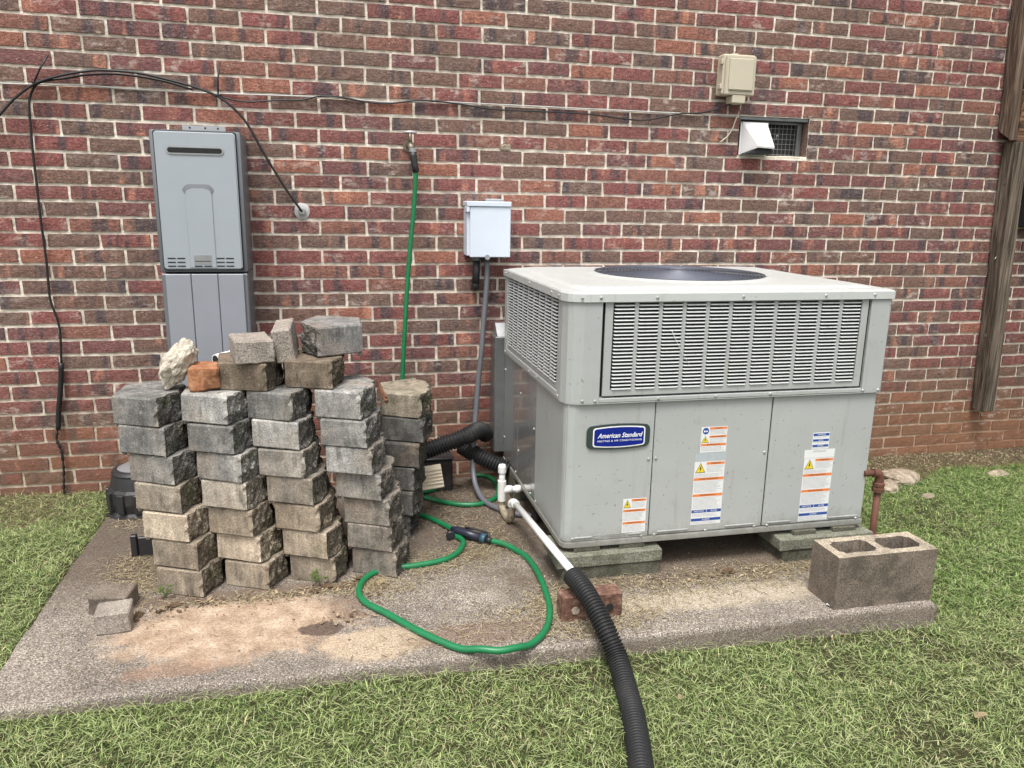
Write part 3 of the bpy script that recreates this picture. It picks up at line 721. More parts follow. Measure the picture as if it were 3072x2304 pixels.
    for yv, z, x in [(-.199, .945, L0), (-.294, .944, L0), (-.630, .945, L0), (-.956, .945, L0), (-1.050, .945, L0), (-.632, .588, U0-.001), (-.749, .589, U0-.001), (-1.045, .586, U0), (-.175, .583, U0),
                     (-.135, .487, AX0-.001), (-.132, .155, AX0-.001), (-.447, .448, AX0-.001), (-.425, .181, AX0-.001), (-.684, .357, AX0-.001), (-.375, .064, AX0-.001), (-.647, .064, AX0-.001), (-.735, .064, AX0-.001)]:
        o = link('screw', sm, ac, Vector((x, yv, z))-ao); o.rotation_euler = (0, 0, -math.pi/2)
    # badge
    def barrel(x0, x1, z0, z1, bulge, r):
        pts = []
        base = rrect(x0, x1, z0, z1, r, 5)
        for px, pz in base:
            t = (px-(x0+x1)/2)/((x1-x0)/2); pts.append((px, pz+bulge*(1-t*t)*(1 if pz > (z0+z1)/2 else -1)))
        # extra points along the long sides
        out = []
        for a, b in zip(pts, pts[1:]+pts[:1]):
            out.append(a)
            if abs(a[0]-b[0]) > .05:
                for k in range(1, 8):
                    xx = a[0]+(b[0]-a[0])*k/8; t = (xx-(x0+x1)/2)/((x1-x0)/2); zz = (z1 if a[1] > (z0+z1)/2 else z0)
                    out.append((xx, zz+bulge*(1-t*t)*(1 if a[1] > (z0+z1)/2 else -1)))
        return out
    y = AY0-.001
    bm = bmesh.new(); prism(bm, barrel(2.110, 2.347, .410, .488, .008, .016), 'y', y-.007, y, bev=.002); badge = part('badge', bm, MAT['logo_frame'], comp)
    bm = bmesh.new(); prism(bm, barrel(2.132, 2.328, .4155, .4825, .006, .009), 'y', y-.0082, y-.0071); part('badge_rim', bm, MAT['white'], badge) if False else None
    bm2 = bmesh.new(); prism(bm2, barrel(2.132, 2.328, .4155, .4825, .006, .009), 'y', y-.0080, y-.0071)
    bm2.transform(Matrix.Translation(-ao)); me = mesh_from(bm2, 'badge_rim'); me.materials.append(MAT['white']); link('badge_rim', me, comp)
    bm2 = bmesh.new(); prism(bm2, barrel(2.1365, 2.3235, .4195, .4785, .006, .007), 'y', y-.0086, y-.0081)
    bm2.transform(Matrix.Translation(-ao)); me = mesh_from(bm2, 'badge_face'); me.materials.append(MAT['logo']); link('badge_face', me, comp)
    lettering('American Standard', 2.232, y-.0089, .4540, .024, MAT['white'], comp, shear=.35, width=.170, name='badge_lettering', bold=.0003)
    lettering('HEATING & AIR CONDITIONING', 2.232, y-.0089, .4350, .0095, MAT['white'], comp, width=.166, spacing=1.2, name='badge_lettering')
    # warning labels
    ex = random.Random(5)
    def label(x0, x1, z1, z0, rows, parent):
        bm = bmesh.new(); box(bm, x0, x1, AY0-.0016, AY0-.0011, z0, z1); lab = part('warning_label', bm, MAT['paper'], parent)
        def strip(a, b, zt, zb, mat, name='printed_bar', dy=.0019):
            part(name, bx(a, b, AY0-dy, AY0-dy+.0002, zb, zt), mat, parent)
        ink = bmesh.new(); inky = AY0-.0019
        for kind, zt, zb, a, b, txt in rows:
            if kind == 'bar' or kind == 'bluebar':
                strip(a, b, zt, zb, MAT['orange'] if kind == 'bar' else MAT['blue'])
                if txt: lettering(txt, (a+b)/2, AY0-.0021, (zt+zb)/2, (zt-zb)*.78, MAT['black'] if kind == 'bar' else MAT['white'], parent, width=min((b-a)*.8, len(txt)*(zt-zb)*.56), name='label_lettering', ext=.0001)
            elif kind == 'txt':
                z = zt
                while z-.0026 > zb:
                    xx = a+.002; end = b-.002-ex.uniform(0, .2)*(b-a)
                    while xx < end:
                        wd = ex.uniform(.003, .011); box(ink, xx, min(xx+wd, end), inky, inky+.0002, z-.0022, z-.0010); xx += wd+.0016
                    z -= .0046
            elif kind == 'tri':
                cxx, hh = (a+b)/2, zt-zb
                for s, mat, dy in ((1, MAT['black'], .0019), (.86, MAT['yellow'], .0021)):
                    bm = bmesh.new(); c0 = zb+hh*.36
                    prism(bm, [(cxx-(b-a)/2*s, c0+(zb-c0)*s), (cxx+(b-a)/2*s, c0+(zb-c0)*s), (cxx, c0+(zt-c0)*s)], 'y', AY0-dy-.0001, AY0-dy+.0001); part('warning_triangle', bm, mat, parent)
                bm = bmesh.new(); prism(bm, [(cxx+hh*.02, zb+hh*.70), (cxx-hh*.13, zb+hh*.36), (cxx-hh*.01, zb+hh*.38), (cxx-hh*.06, zb+hh*.08), (cxx+hh*.12, zb+hh*.47), (cxx, zb+hh*.45), (cxx+hh*.10, zb+hh*.70)], 'y', AY0-.0024, AY0-.0022); part('warning_symbol', bm, MAT['black'], parent)
            elif kind == 'disc':
                part('label_disc', lth([((b-a)/2, -.0001), ((b-a)/2, .0001)], ((a+b)/2, AY0-.0019, (zt+zb)/2), 'y', 20), MAT['blue'], parent)
                for q in (-.0045, .004):
                    bm = bmesh.new(); lathe(bm, [(.0034, -.0001), (.0034, .0001)], ((a+b)/2+q, AY0-.0022, (zt+zb)/2-.001), 'y', 12); part('goggles_symbol', bm, MAT['white'], parent)
        part('small_print', ink, MAT['grey_ink'], parent, kind='stuff') if len(ink.verts) else ink.free()
    # middle panel: upper label
    label(2.551, 2.655, .466, .368, [('bar', .464, .456, 2.584, 2.653, 'WARNING'), ('disc', .463, .438, 2.556, 2.581, ''), ('txt', .454, .434, 2.584, 2.652, ''), ('bar', .432, .424, 2.584, 2.653, 'AVERTISSEMENT'), ('tri', .431, .406, 2.553, 2.583, ''), ('txt', .421, .404, 2.586, 2.652, ''), ('bar', .402, .393, 2.553, 2.653, 'ADVERTENCIA'), ('txt', .390, .370, 2.553, 2.652, '')], mid)
    part('worn_label_patch', bx(2.535, 2.661, AY0-.0015, AY0-.0011, .334, .3655), MAT['worn'], mid)
    tall = lambda x0, x1, zt, zb: [('bar', zt-.003, zt-.013, x0+.048, x1-.002, 'WARNING'), ('tri', zt-.004, zt-.043, x0+.004, x0+.044, ''), ('txt', zt-.016, zt-.044, x0+.048, x1-.003, ''), ('txt', zt-.048, zt-.060, x0+.002, x1-.003, ''),
        ('bar', zt-.063, zt-.0735, x0+.001, x1-.001, 'AVERTISSEMENT'), ('txt', zt-.077, zt-.124, x0+.002, x1-.003, ''), ('bar', zt-.127, zt-.1375, x0+.001, x1-.001, 'ADVERTENCIA'), ('txt', zt-.141, zt-.186, x0+.002, x1-.003, ''),
        ('bluebar', zt-.190, zt-.2015, x0+.001, (x0+x1)/2-.001, 'NOTICE'), ('bluebar', zt-.190, zt-.2015, (x0+x1)/2+.001, x1-.001, 'AVIS'), ('txt', zt-.205, zt-.221, x0+.002, x1-.003, ''), ('bluebar', zt-.224, zt-.235, x0+.001, x1-.001, 'AVISO'), ('txt', zt-.238, zb+.001, x0+.002, x1-.003, '')]
    label(2.534, 2.656, .333, .084, tall(2.534, 2.656, .333, .084), mid)
    label(3.014, 3.086, .421, .3555, [('bluebar', .418, .408, 3.016, 3.084, 'NOTICE'), ('txt', .405, .398, 3.016, 3.084, ''), ('bluebar', .395, .386, 3.016, 3.084, 'AVIS'), ('txt', .383, .376, 3.016, 3.084, ''), ('bluebar', .373, .364, 3.016, 3.084, 'AVISO'), ('txt', .362, .356, 3.016, 3.084, '')], right)
    label(2.986, 3.116, .3535, .321, [], right)
    lettering('IMPORTANT', 3.05, AY0-.0019, .346, .010, MAT['grey_ink'], right, width=.055, name='label_lettering', ext=.0001)
    label(2.988, 3.114, .3195, .063, tall(2.988, 3.114, .3195, .063), right)
    label(2.261, 2.352, .207, .075, [('bar', .205, .196, 2.294, 2.350, 'WARNING'), ('tri', .204, .172, 2.263, 2.292, ''), ('txt', .193, .168, 2.294, 2.351, ''), ('bar', .165, .156, 2.263, 2.350, 'AVERTISSEMENT'), ('txt', .153, .120, 2.263, 2.350, ''), ('bar', .117, .108, 2.263, 2.350, 'ADVERTENCIA'), ('txt', .105, .077, 2.263, 2.350, '')], comp)
    part('scratch', tb([(2.40, V0-.003, .83), (2.43, V0-.0032, .775), (2.475, V0-.003, .705)], .0008, 4), MAT['white'], ac)
ac_build()
# supply-air transition behind the unit
t = thing('sheet_metal_duct', 'dented grey sheet metal duct between the air conditioner and the brick wall', 'duct', (2.5, -.05, .05))
part('duct_wall', bx(1.985, 3.15, -.118, -.012, .075, .640, bev=.004), MAT['duct'], t)
bm = bmesh.new(); prism(bm, [(-.112, .6405), (-.012, .6405), (-.012, .695), (-.050, .695)], 'x', 1.998, 3.15); part('duct_hood', bm, MAT['galv'], t)

# piers under the unit
def pier(x0, x1, y0, y1, side, n):
    zt = .0125; zm = -.036
    single('pier_block', rough_box(x0+.02, x1-.004, y0+.006, y1, PTOP-.012, zm-.002, .0025, 6, n), MAT['pier'], f'mossy dark lower block of the {side} pier under the air conditioner', 'concrete block', 'blocks under the air conditioner')
    single('cap_block', rough_box(x0, x1, y0, y1, zm, zt, .0018, 6, n+9), MAT['cap'], f'grey solid cap block on the {side} pier under the air conditioner', 'concrete block', 'blocks under the air conditioner')
    for i, xx in enumerate(((x0+.07, x0+.17), (x1-.16, x1-.06))):
        single('shim', rough_box(xx[0], xx[1], y0+.028, y0+.13, zt+.001, .0295, .0008, 2, n+20+i, bev=.001), MAT['pier'], f'thin dark shim on the {side} pier, {"left" if i == 0 else "right"} one under the cabinet edge', 'shim', 'shims under the air conditioner')
pier(2.010, 2.415, -1.150, -.955, 'front left', 1); pier(2.895, 3.300, -1.165, -.965, 'front right', 3)
single('pier_block', rough_box(2.03, 2.43, -.36, -.16, PTOP-.01, .028, .002, 6, 41), MAT['pier'], 'dark mossy block under the back left corner of the air conditioner', 'concrete block', 'blocks under the air conditioner')
single('pier_block', rough_box(2.87, 3.26, -.36, -.16, PTOP-.01, .028, .002, 6, 42), MAT['pier'], 'block under the back right corner of the air conditioner', 'concrete block', 'blocks under the air conditioner')
single('cable_sleeve', tb([(2.06, -.62, -.055), (2.4, -.50, -.06)], .022, 12), MAT['blackplastic'], 'black sleeve lying under the air conditioner behind the white pipe', 'pipe', smooth=True)

# ------------------------------------------------------------------ tankless water heater
def heater():
    t = thing('water_heater', 'slim grey tankless water heater on the wall with slotted exhaust', 'water heater', (.745, -.12, .48))
    x0, x1, yf, z0, z1 = .578, .918, -.240, .953, 1.507
    part('casing', bx(x0, x1, yf+.010, -.006, z0, z1, bev=.010, seg=2), MAT['heater_dark'], t, smooth=True)
    fx0, fx1 = x0+.020, x1-.020
    bm = bmesh.new()
    prism(bm, rrect(fx0-.004, fx1+.004, z0+.010, z1-.003, .010), 'y', yf+.003, yf+.0098); part('cover_gap', bm, MAT['dark'], t)
    bm = bmesh.new(); prism(bm, rrect(fx0, fx1, z0+.014, z1-.006, .012), 'y', yf-.006, yf+.006, bev=.004, seg=3); cov = part('front_cover', bm, MAT['heater'], t, smooth=True)
    # exhaust slot
    bm = bmesh.new(); prism(bm, rrect(.638, .854, 1.4130, 1.4470, .0165), 'y', yf-.0095, yf-.0062, bev=.002); part('exhaust_rim', bm, MAT['galv'], t, smooth=True)
    bm = bmesh.new(); prism(bm, rrect(.645, .847, 1.4200, 1.4400, .0095), 'y', yf-.0102, yf-.0097); part('exhaust_slot', bm, MAT['dark'], t)
    # pressed arch: a raised tongue framed by a recess
    def arch(a0, a1, zt, rr): return [(a1, z0+.020), (a1, zt-rr)]+[(a1-rr+rr*math.cos(R(k)), zt-rr+rr*math.sin(R(k))) for k in range(15, 91, 15)]+[(a0+rr-rr*math.sin(R(k)), zt-rr+rr*math.cos(R(k))) for k in range(0, 91, 15)]+[(a0, z0+.020)]
    outer = arch(.688, .806, 1.304, .030); inner = arch(.697, .797, 1.286, .026)
    bm = bmesh.new(); n = len(outer)
    vo = [bm.verts.new((a, yf-.0062, b)) for a, b in outer]; vi = [bm.verts.new((a, yf-.0020, b)) for a, b in inner]
    o2 = [bm.verts.new((a+(.006 if a > .747 else -.006), yf-.0062, b+(.006 if b > 1.2 else 0))) for a, b in outer]
    for i in range(n-1): bm.faces.new((vo[i], vo[i+1], vi[i+1], vi[i]))
    # pressed tongue standing proud with a sloping top, as the cover's own relief
    bm.free(); bm = bmesh.new(); prism(bm, inner, 'y', yf-.0095, yf-.0060, bev=.0030, seg=2); part('pressed_tongue', bm, MAT['heater'], t, smooth=True)
    bm = bmesh.new(); ou = arch(.686, .808, 1.302, .032)
    a = [bm.verts.new((p[0], yf-.0063, p[1])) for p in ou[2:-2]]; b = [bm.verts.new((p[0], yf-.0093, p[1])) for p in inner[2:-2]]
    for i in range(len(a)-1): bm.faces.new((a[i], a[i+1], b[i+1], b[i]))
    part('arch_lip_shade', bm, MAT['heater_dark'], t, smooth=True)  # darker grey puts the recess shading into the lip's colour
    # vent slots
    for gx in (.628, .664, .814, .850):
        for i in range(3):
            bm = bmesh.new(); prism(bm, rrect(gx-.0155, gx+.0155, .978+i*.0155, .9825+i*.0155, .002, 2), 'y', yf-.0072, yf-.0063); part('vent_slot', bm, MAT['dark'], t)
    for gx in (.729, .765):
        bm = bmesh.new(); prism(bm, rrect(gx-.0155, gx+.0155, .978, .9825, .002, 2), 'y', yf-.0107, yf-.0097); part('vent_slot', bm, MAT['dark'], t)
    part('rating_plate', bx(.713, .781, yf-.0105, yf-.0096, .988, 1.024), MAT['galv'], t)
    part('rating_print', bx(.717, .777, yf-.0109, yf-.0106, .9985, 1.0015), MAT['black'], t)
    # wall bracket above
    bm = bmesh.new(); box(bm, .675, .835, -.030, -.006, 1.500, 1.540, bev=.001); box(bm, .67, .84, -.034, -.0305, 1.522, 1.542); part('bracket', bm, MAT['galv'], t)
    for hx in (.70, .76, .81): part('bracket_hole', lth([(.004, -.0006), (.004, .0)], (hx, -.0345, 1.532), 'y', 10), MAT['dark'], t)
    # pipe cover
    part('pipe_cover', bx(x0+.004, x1-.004, yf+.006, -.006, .22, z0-.0045, bev=.004), MAT['heater_dark'], t)
    for a, b in ((fx0, .694), (.6965, .797), (.7995, fx1)):
        bm = bmesh.new(); box(bm, a, b, yf-.004, yf+.0058, .224, z0-.006, bev=.002); part('cover_panel', bm, MAT['heater_low'], t)
    part('side_sticker', bx(x0-.0008, x0-.0002, -.16, -.12, .80, .85), MAT['white'], t)
heater()
t = thing('white_pipe', 'short white pipe stub with a dark open end behind the block stack', 'pipe', (.80, -.52, .60))
pa, pb = Vector((.812, -.55, .652)), Vector((.93, -.42, .66)); d = (pb-pa).normalized()
part('pipe', tb([pa, pb], .021, 18), MAT['pvc'], t); part('pipe_mouth', tb([pa-d*.0012, pa-d*.0002], .016, 18), MAT['coil'], t)
part('pipe_foot', tb([(.90, -.45, .655), (.90, -.45, .50)], .021, 14), MAT['pvc'], t)

# ------------------------------------------------------------------ wall fittings
def wall_fittings():
    # disconnect box
    t = thing('disconnect_box', 'pale blue-grey electrical disconnect box on the wall beside the air conditioner', 'electrical box', (1.955, -.06, 1.0))
    x0, x1, z0, z1 = 1.853, 2.052, 1.008, 1.256
    part('body', bx(x0, x1-.004, -.100, -.004, z0+.006, z1-.004, bev=.002), MAT['ebox'], t)
    part('door', bx(x0+.012, x1, -.114, -.1005, z0, z1-.024, bev=.003), MAT['ebox'], t)
    part('rain_hood', bx(x0-.003, x1+.002, -.120, -.004, z1-.0225, z1, bev=.003), MAT['ebox'], t)
    part('hinge_tab', bx(x0-.004, x0+.010, -.117, -.060, z1-.048, z1-.0230, bev=.002), MAT['ebox'], t)
    bm = bmesh.new(); box(bm, 1.950, 2.035, -.030, -.004, z1+.0005, z1+.012, bev=.003); part('top_boss', bm, MAT['galv'], t)
    bm = bmesh.new(); lathe(bm, [(.012, -.004), (.012, .004), (.006, .006)], (1.945, -.1150, z0+.001), 'y', 12); part('latch', bm, MAT['galv'], t)
    part('cable_fitting', lth([(.021, z0-.018), (.021, z0-.001)], (1.905, -.055, 0), seg=16), MAT['conduit'], t)
    part('cable_fitting', lth([(.024, z0-.024), (.024, z0-.012), (.018, z0-.010), (.018, z0-.001)], (1.950, -.070, 0), seg=16), MAT['blackplastic'], t)
    t = thing('flexible_conduit', 'grey flexible conduit running from the electrical box down to the pad', 'conduit', (1.93, -.1, -.08))
    P = [(1.950, -.070, .99), (1.953, -.072, .93), (1.948, -.075, .83), (1.935, -.085, .70), (1.925, -.10, .58), (1.908, -.11, .43), (1.894, -.13, .28), (1.880, -.16, .17), (1.868, -.20, .06), (1.868, -.26, -.02), (1.885, -.36, -.062), (1.925, -.45, -.070), (1.99, -.53, -.070), (2.10, -.60, -.07)]
    part('conduit', tb(spline(P, 8), .0125, 12), MAT['conduit'], t)
    part('conduit_cap', tb([(1.905, -.055, .99), (1.905, -.055, .93), (1.902, -.055, .885)], .017, 14, rad=lambda i: (.0165, .0165, .0185)[i]), MAT['blackplastic'], t)
    part('conduit_elbow', tb(spline([(1.902, -.055, .885), (1.902, -.05, .868), (1.904, -.02, .86), (1.904, .003, .86)], 5), .0175, 14), MAT['blackplastic'], t)
    # network box
    t = thing('utility_box', 'beige plastic telephone box high on the wall at upper right', 'utility box', (3.16, -.05, 1.76))
    bm = bx(3.068, 3.232, -.070, -.004, 1.765, 1.945, bev=.006); part('back_box', bm, MAT['beige'], t)
    bm = bmesh.new(); prism(bm, rrect(3.075, 3.228, 1.764, 1.938, .006), 'y', -.086, -.0705, bev=.004); part('lid', bm, MAT['beige'], t)
    bm = bx(3.090, 3.215, -.0945, -.0865, 1.783, 1.926, bev=.005); part('raised_panel', bm, MAT['beige'], t)
    part('cable_skirt', bx(3.118, 3.186, -.085, -.020, 1.728, 1.7635, bev=.003), MAT['beige'], t)
    for z in (1.80, 1.84): part('hasp', tb([(3.230+.006*math.cos(a), -.07, z+.012*math.sin(a)) for a in [k*.6 for k in range(12)]], .0018, 6), MAT['beige'], t)
    part('hanger', bx(3.125, 3.155, -.040, -.006, 1.9455, 1.955), MAT['beige'], t)
    for z in (1.79, 1.90): part('hinge', bx(3.058, 3.0675, -.07, -.04, z, z+.022, bev=.002), MAT['beige'], t)
    t = thing('beige_wire', 'thin beige wires dropping from the telephone box past the vent', 'wire', (3.18, -.02, 1.55))
    part('wire', tb(spline([(3.186, -.045, 1.729), (3.190, -.03, 1.70), (3.180, -.016, 1.66), (3.168, -.014, 1.62), (3.145, -.014, 1.585), (3.118, -.014, 1.562), (3.110, -.004, 1.552)], 6), .0030, 7), MAT['cream'], t)
    part('wire', tb(spline([(3.178, -.045, 1.729), (3.192, -.03, 1.69), (3.202, -.02, 1.66), (3.222, -.012, 1.650)], 6), .0020, 7), MAT['conduit'], t)
    # spigot
    t = thing('garden_tap', 'weathered metal hose tap with round handle on the wall', 'tap', (1.612, -.04, 1.45))
    part('supply_pipe', tb([(1.606, .01, 1.492), (1.606, -.045, 1.492)], .013, 12), MAT['brass'], t)
    part('flange', lth([(.026, -.006), (.024, -.001)], (1.604, -.004, 1.490), 'y', 18), MAT['brass'], t)
    bm = bmesh.new(); tube(bm, [(1.606, -.035, 1.494), (1.608, -.065, 1.488), (1.613, -.085, 1.468)], .015, 12); part('body', bm, MAT['brass'], t)
    part('stem', tb([(1.608, -.055, 1.49), (1.606, -.060, 1.538)], .0085, 10), MAT['brass'], t)
    bm = bmesh.new()
    tube(bm, [(1.606+.026*math.cos(a), -.061+.026*math.sin(a), 1.543) for a in [k*2*math.pi/18 for k in range(19)]], .0055, 8, caps=False)
    for k in range(4): a = k*math.pi/2+.5; tube(bm, [(1.606, -.061, 1.545), (1.606+.024*math.cos(a), -.061+.024*math.sin(a), 1.543)], .0042, 6)
    part('handle', bm, MAT['knob'], t)
    # green hose hanging from the tap behind the stack
    t = thing('hanging_hose', 'green garden hose hanging straight down from the wall tap', 'hose', (1.59, -.1, .40))
    part('coupling', lth([(.014, 1.458), (.017, 1.460), (.017, 1.474), (.012, 1.476)], (1.615, -.088, 0), seg=14), MAT['galv'], t)
    part('hose_collar', tb([(1.615, -.088, 1.459), (1.6165, -.090, 1.44), (1.623, -.092, 1.40), (1.627, -.093, 1.375)], .015, 12, rad=lambda i: (.0165, .0160, .0145, .0150)[i]), MAT['blackplastic'], t)
    part('hose', tb(spline([(1.6265, -.093, 1.378), (1.622, -.093, 1.30), (1.612, -.093, 1.18), (1.595, -.095, 1.03), (1.580, -.10, .86), (1.566, -.11, .67), (1.553, -.12, .47), (1.55, -.15, .2), (1.56, -.20, -.02), (1.575, -.215, -.068)], 6), .0105, 12), MAT['green'], t)
    # sealed pipe hole
    t = thing('wall_sleeve', 'round grey cable sleeve sealed into the bricks right of the water heater', 'sleeve', (1.134, -.01, 1.16))
    bm = bmesh.new(); lathe(bm, [(.036, .003), (.034, -.004), (.024, -.007)], (1.134, 0, 1.2), 'y', 22)
    for v in bm.verts: v.co += Vector((nz(v.co.x*60, 0, v.co.z*60, 3)*.004, 0, nz(v.co.x*60, 3, v.co.z*60, 4)*.004))
    part('sealant', bm, MAT['epoxy'], t); part('sleeve', lth([(.017, -.006), (.017, -.020), (.012, -.021)], (1.134, 0, 1.2), 'y', 18), MAT['galv'], t)
    # cables
    def cable(name, label, pts2, r, y, mat='cable', n=6, group=None):
        bm = tb(spline([(p[0], (p[2] if len(p) > 2 else y), p[1]) for p in pts2], n), r, 7)
        return single(name, bm, MAT[mat], label, 'cable', group)
    cable('arched_cable', 'thick black cable arching over the water heater to the wall sleeve', [(-.30, 1.28), (-.075, 1.479), (0, 1.554), (.061, 1.618), (.139, 1.676), (.237, 1.712), (.334, 1.733), (.402, 1.739), (.522, 1.735), (.636, 1.714), (.729, 1.692), (.811, 1.663), (.869, 1.623), (.926, 1.558), (.994, 1.429), (1.070, 1.296), (1.125, 1.212, -.03), (1.134, 1.200, -.012)], .0052, -.036)
    cable('dangling_cable', 'black cable hanging down the left wall to the grass', [(.72, 1.683), (.60, 1.713), (.45, 1.729), (.334, 1.722), (.237, 1.702), (.155, 1.682, -.032), (.117, 1.640), (.104, 1.586), (.101, 1.510), (.098, 1.409), (.098, 1.289), (.097, 1.166), (.099, 1.041), (.100, .972), (.097, .889), (.098, .818), (.116, .733), (.119, .667), (.110, .547)], .0048, -.022)
    t = thing('cable_tail', 'frayed black tail of the dangling cable taped above the grass', 'cable', (.075, -.02, -.06))
    part('sleeve', tb(spline([(.110, -.022, .552), (.096, -.022, .445), (.078, -.022, .343), (.067, -.022, .258)], 5), .0105, 9), MAT['cable'], t)
    P = spline([(.066, -.022, .262), (.056, -.022, .211), (.070, -.024, .153), (.068, -.022, .06), (.060, -.022, -.02), (.064, -.022, -.075)], 8)
    part('frayed_end', tb(P, .006, 7, rad=lambda i: .0052+.0022*math.sin(i*2.1)+.001*math.sin(i*5.3)), MAT['cable'], t)
    cable('wall_cable', 'thin black cable strung along the wall from the arch to the telephone box', [(.80, 1.668), (.869, 1.652), (.942, 1.646), (1.055, 1.657), (1.150, 1.662), (1.234, 1.682), (1.319, 1.681), (1.416, 1.667), (1.515, 1.664), (1.636, 1.681), (1.718, 1.683), (1.856, 1.673), (1.961, 1.661), (2.067, 1.658), (2.248, 1.659), (2.433, 1.657), (2.547, 1.648), (2.662, 1.640), (2.739, 1.645), (2.816, 1.662), (2.903, 1.679), (2.975, 1.682), (3.053, 1.700), (3.140, 1.731, -.05)], .0036, -.016)
    cable('pale_cable', 'thin dirty white cable stapled along a mortar joint', [(-.9, 1.672), (.007, 1.675), (.133, 1.678), (.318, 1.681), (.455, 1.677), (.630, 1.674), (.809, 1.674), (1.056, 1.677), (1.25, 1.679), (1.40, 1.674), (1.52, 1.670), (1.65, 1.676), (1.75, 1.682), (1.9, 1.682), (2.2, 1.681), (2.6, 1.680), (2.9, 1.680), (3.1, 1.681), (3.19, 1.676)], .0028, -.009, 'epoxy', 4)
    for i, (a, b, side) in enumerate((((.137, 1.682), (.196, 1.785), 'left end of the cable arch'), ((.820, 1.664), (.834, 1.793), 'right end of the cable arch'))):
        bm = tb([(a[0], -.036, a[1]), ((a[0]+b[0])/2-.004, -.034, (a[1]+b[1])/2), (b[0], -.030, b[1])], .0034, 6)
        tube(bm, [(a[0]+.011*math.cos(q), -.028+.014*math.sin(q), a[1]+.002*math.cos(q)) for q in [k*.55 for k in range(12)]], .002, 5)
        single('cable_tie', bm, MAT['cable'], f'upright black tie at the {side}', 'cable tie', 'black ties on the wall cables')
    bm = bmesh.new()
    for q in range(6): bmesh.ops.create_icosphere(bm, subdivisions=1, radius=.011, matrix=Matrix.Translation((2.03+(q % 3)*.016, -.0, 1.492+(q//3)*.012)))
    for v in bm.verts: v.co.y = v.co.y*.45-.001
    single('wasp_nest', bm, MAT['flag'], 'small pale mud lump stuck on a brick above the disconnect box', 'mud nest', smooth=True)
wall_fittings()

# ------------------------------------------------------------------ retaining wall blocks
def block_mesh(seed, hh=.0965):
    poly = [(-.154, .075), (0, 0), (.051, .100), (.055, .160), (.051, .220), (0, .320), (-.154, .245)]
    split = [False, True, True, True, True, False, False]
    loop, amp, nrm = [], [], []
    n = len(poly)
    for i in range(n):
        a, b = Vector(poly[i]), Vector(poly[(i+1) % n]); d = (b-a); L = d.length; k = max(2, int(L/.016)); nn = Vector((d.y, -d.x)).normalized()
        for j in range(k):
            p = a+d*(j/k); s = split[i] if j else (split[i] or split[i-1])
            loop.append(p); amp.append(1.0 if s else .1); pd = (Vector(poly[i])-Vector(poly[i-1])); pn = Vector((pd.y, -pd.x)).normalized()
            nrm.append(nn if j else (nn+pn).normalized())
    zs = [0, .004, .02, .038, .057, .076, hh-.005, hh]; N = len(loop)
    V = []
    for li, z in enumerate(zs):
        ins = .004 if li in (0, len(zs)-1) else 0
        q = np.array([(p.x*55, p.y*55, z*55) for p in loop])
        dn = fnoise(q, seed*13+1, 3)*.016+fnoise(q*.35, seed*13+5, 2)*.010; jz = fnoise(q*.8, seed*13+9, 2)
        for j, (p, nn) in enumerate(zip(loop, nrm)):
            e = dn[j]*amp[j]-(.004*amp[j] if amp[j] > .5 else 0)-ins
            V.append((p.x+nn.x*e, p.y+nn.y*e, z+(jz[j]*.0060*(.5+amp[j]) if li == 0 else jz[j]*.0018*amp[j] if li == len(zs)-1 else 0)))
    bm = bmesh.new(); vs = [bm.verts.new(v) for v in V]; vs_ring = lambda l: vs[l*N:(l+1)*N]
    for l in range(len(zs)-1):
        a, b = vs_ring(l), vs_ring(l+1)
        for j in range(N):
            f = bm.faces.new((a[j], a[(j+1) % N], b[(j+1) % N], b[j])); f.material_index = 1 if amp[j] > .5 and amp[(j+1) % N] > .5 else 0
    bm.faces.new(vs_ring(len(zs)-1)); bm.faces.new(vs_ring(0)[::-1])
    # rear lip
    lv = box(bm, -.152, -.139, .085, .236, -.013, .006, bev=.002)
    bmesh.ops.triangulate(bm, faces=[f for f in bm.faces if len(f.verts) > 4])
    me = mesh_from(bm, 'retaining_wall_block'); me.materials.append(MAT['smooth']); me.materials.append(MAT['split']); return me
BM = [block_mesh(s) for s in range(8)]
POS = {'A': [(.688, -.990), (.703, -.994), (.723, -1.0), (.738, -1.004), (.756, -1.016), (.780, -1.024), (.791, -1.030)],
       'B': [(.903, -1.000), (.919, -1.012), (.937, -1.018), (.949, -1.016), (.962, -1.014), (.983, -1.010), (1.006, -1.020)],
       'C': [(1.110, -.990), (1.126, -.996), (1.143, -1.006), (1.165, -1.010), (1.185, -1.016), (1.206, -1.022), (1.232, -1.014)],
       'D': [(1.335, -1.006), (1.353, -1.019), (1.368, -1.019), (1.398, -1.012), (1.424, -1.006), (1.432, -1.008), (1.446, -1.008)]}
ORD = ['top', 'second', 'third', 'fourth', 'fifth', 'sixth', 'bottom']
COLN = {'A': 'leftmost column of stacked blocks', 'B': 'second column from the left', 'C': 'third column from the left', 'D': 'fourth column, rounded right end of the front row'}
greyc, tanc, darkc = (.300, .292, .275), (.40, .335, .255), (.105, .102, .095)
cr = random.Random(4); k = 0
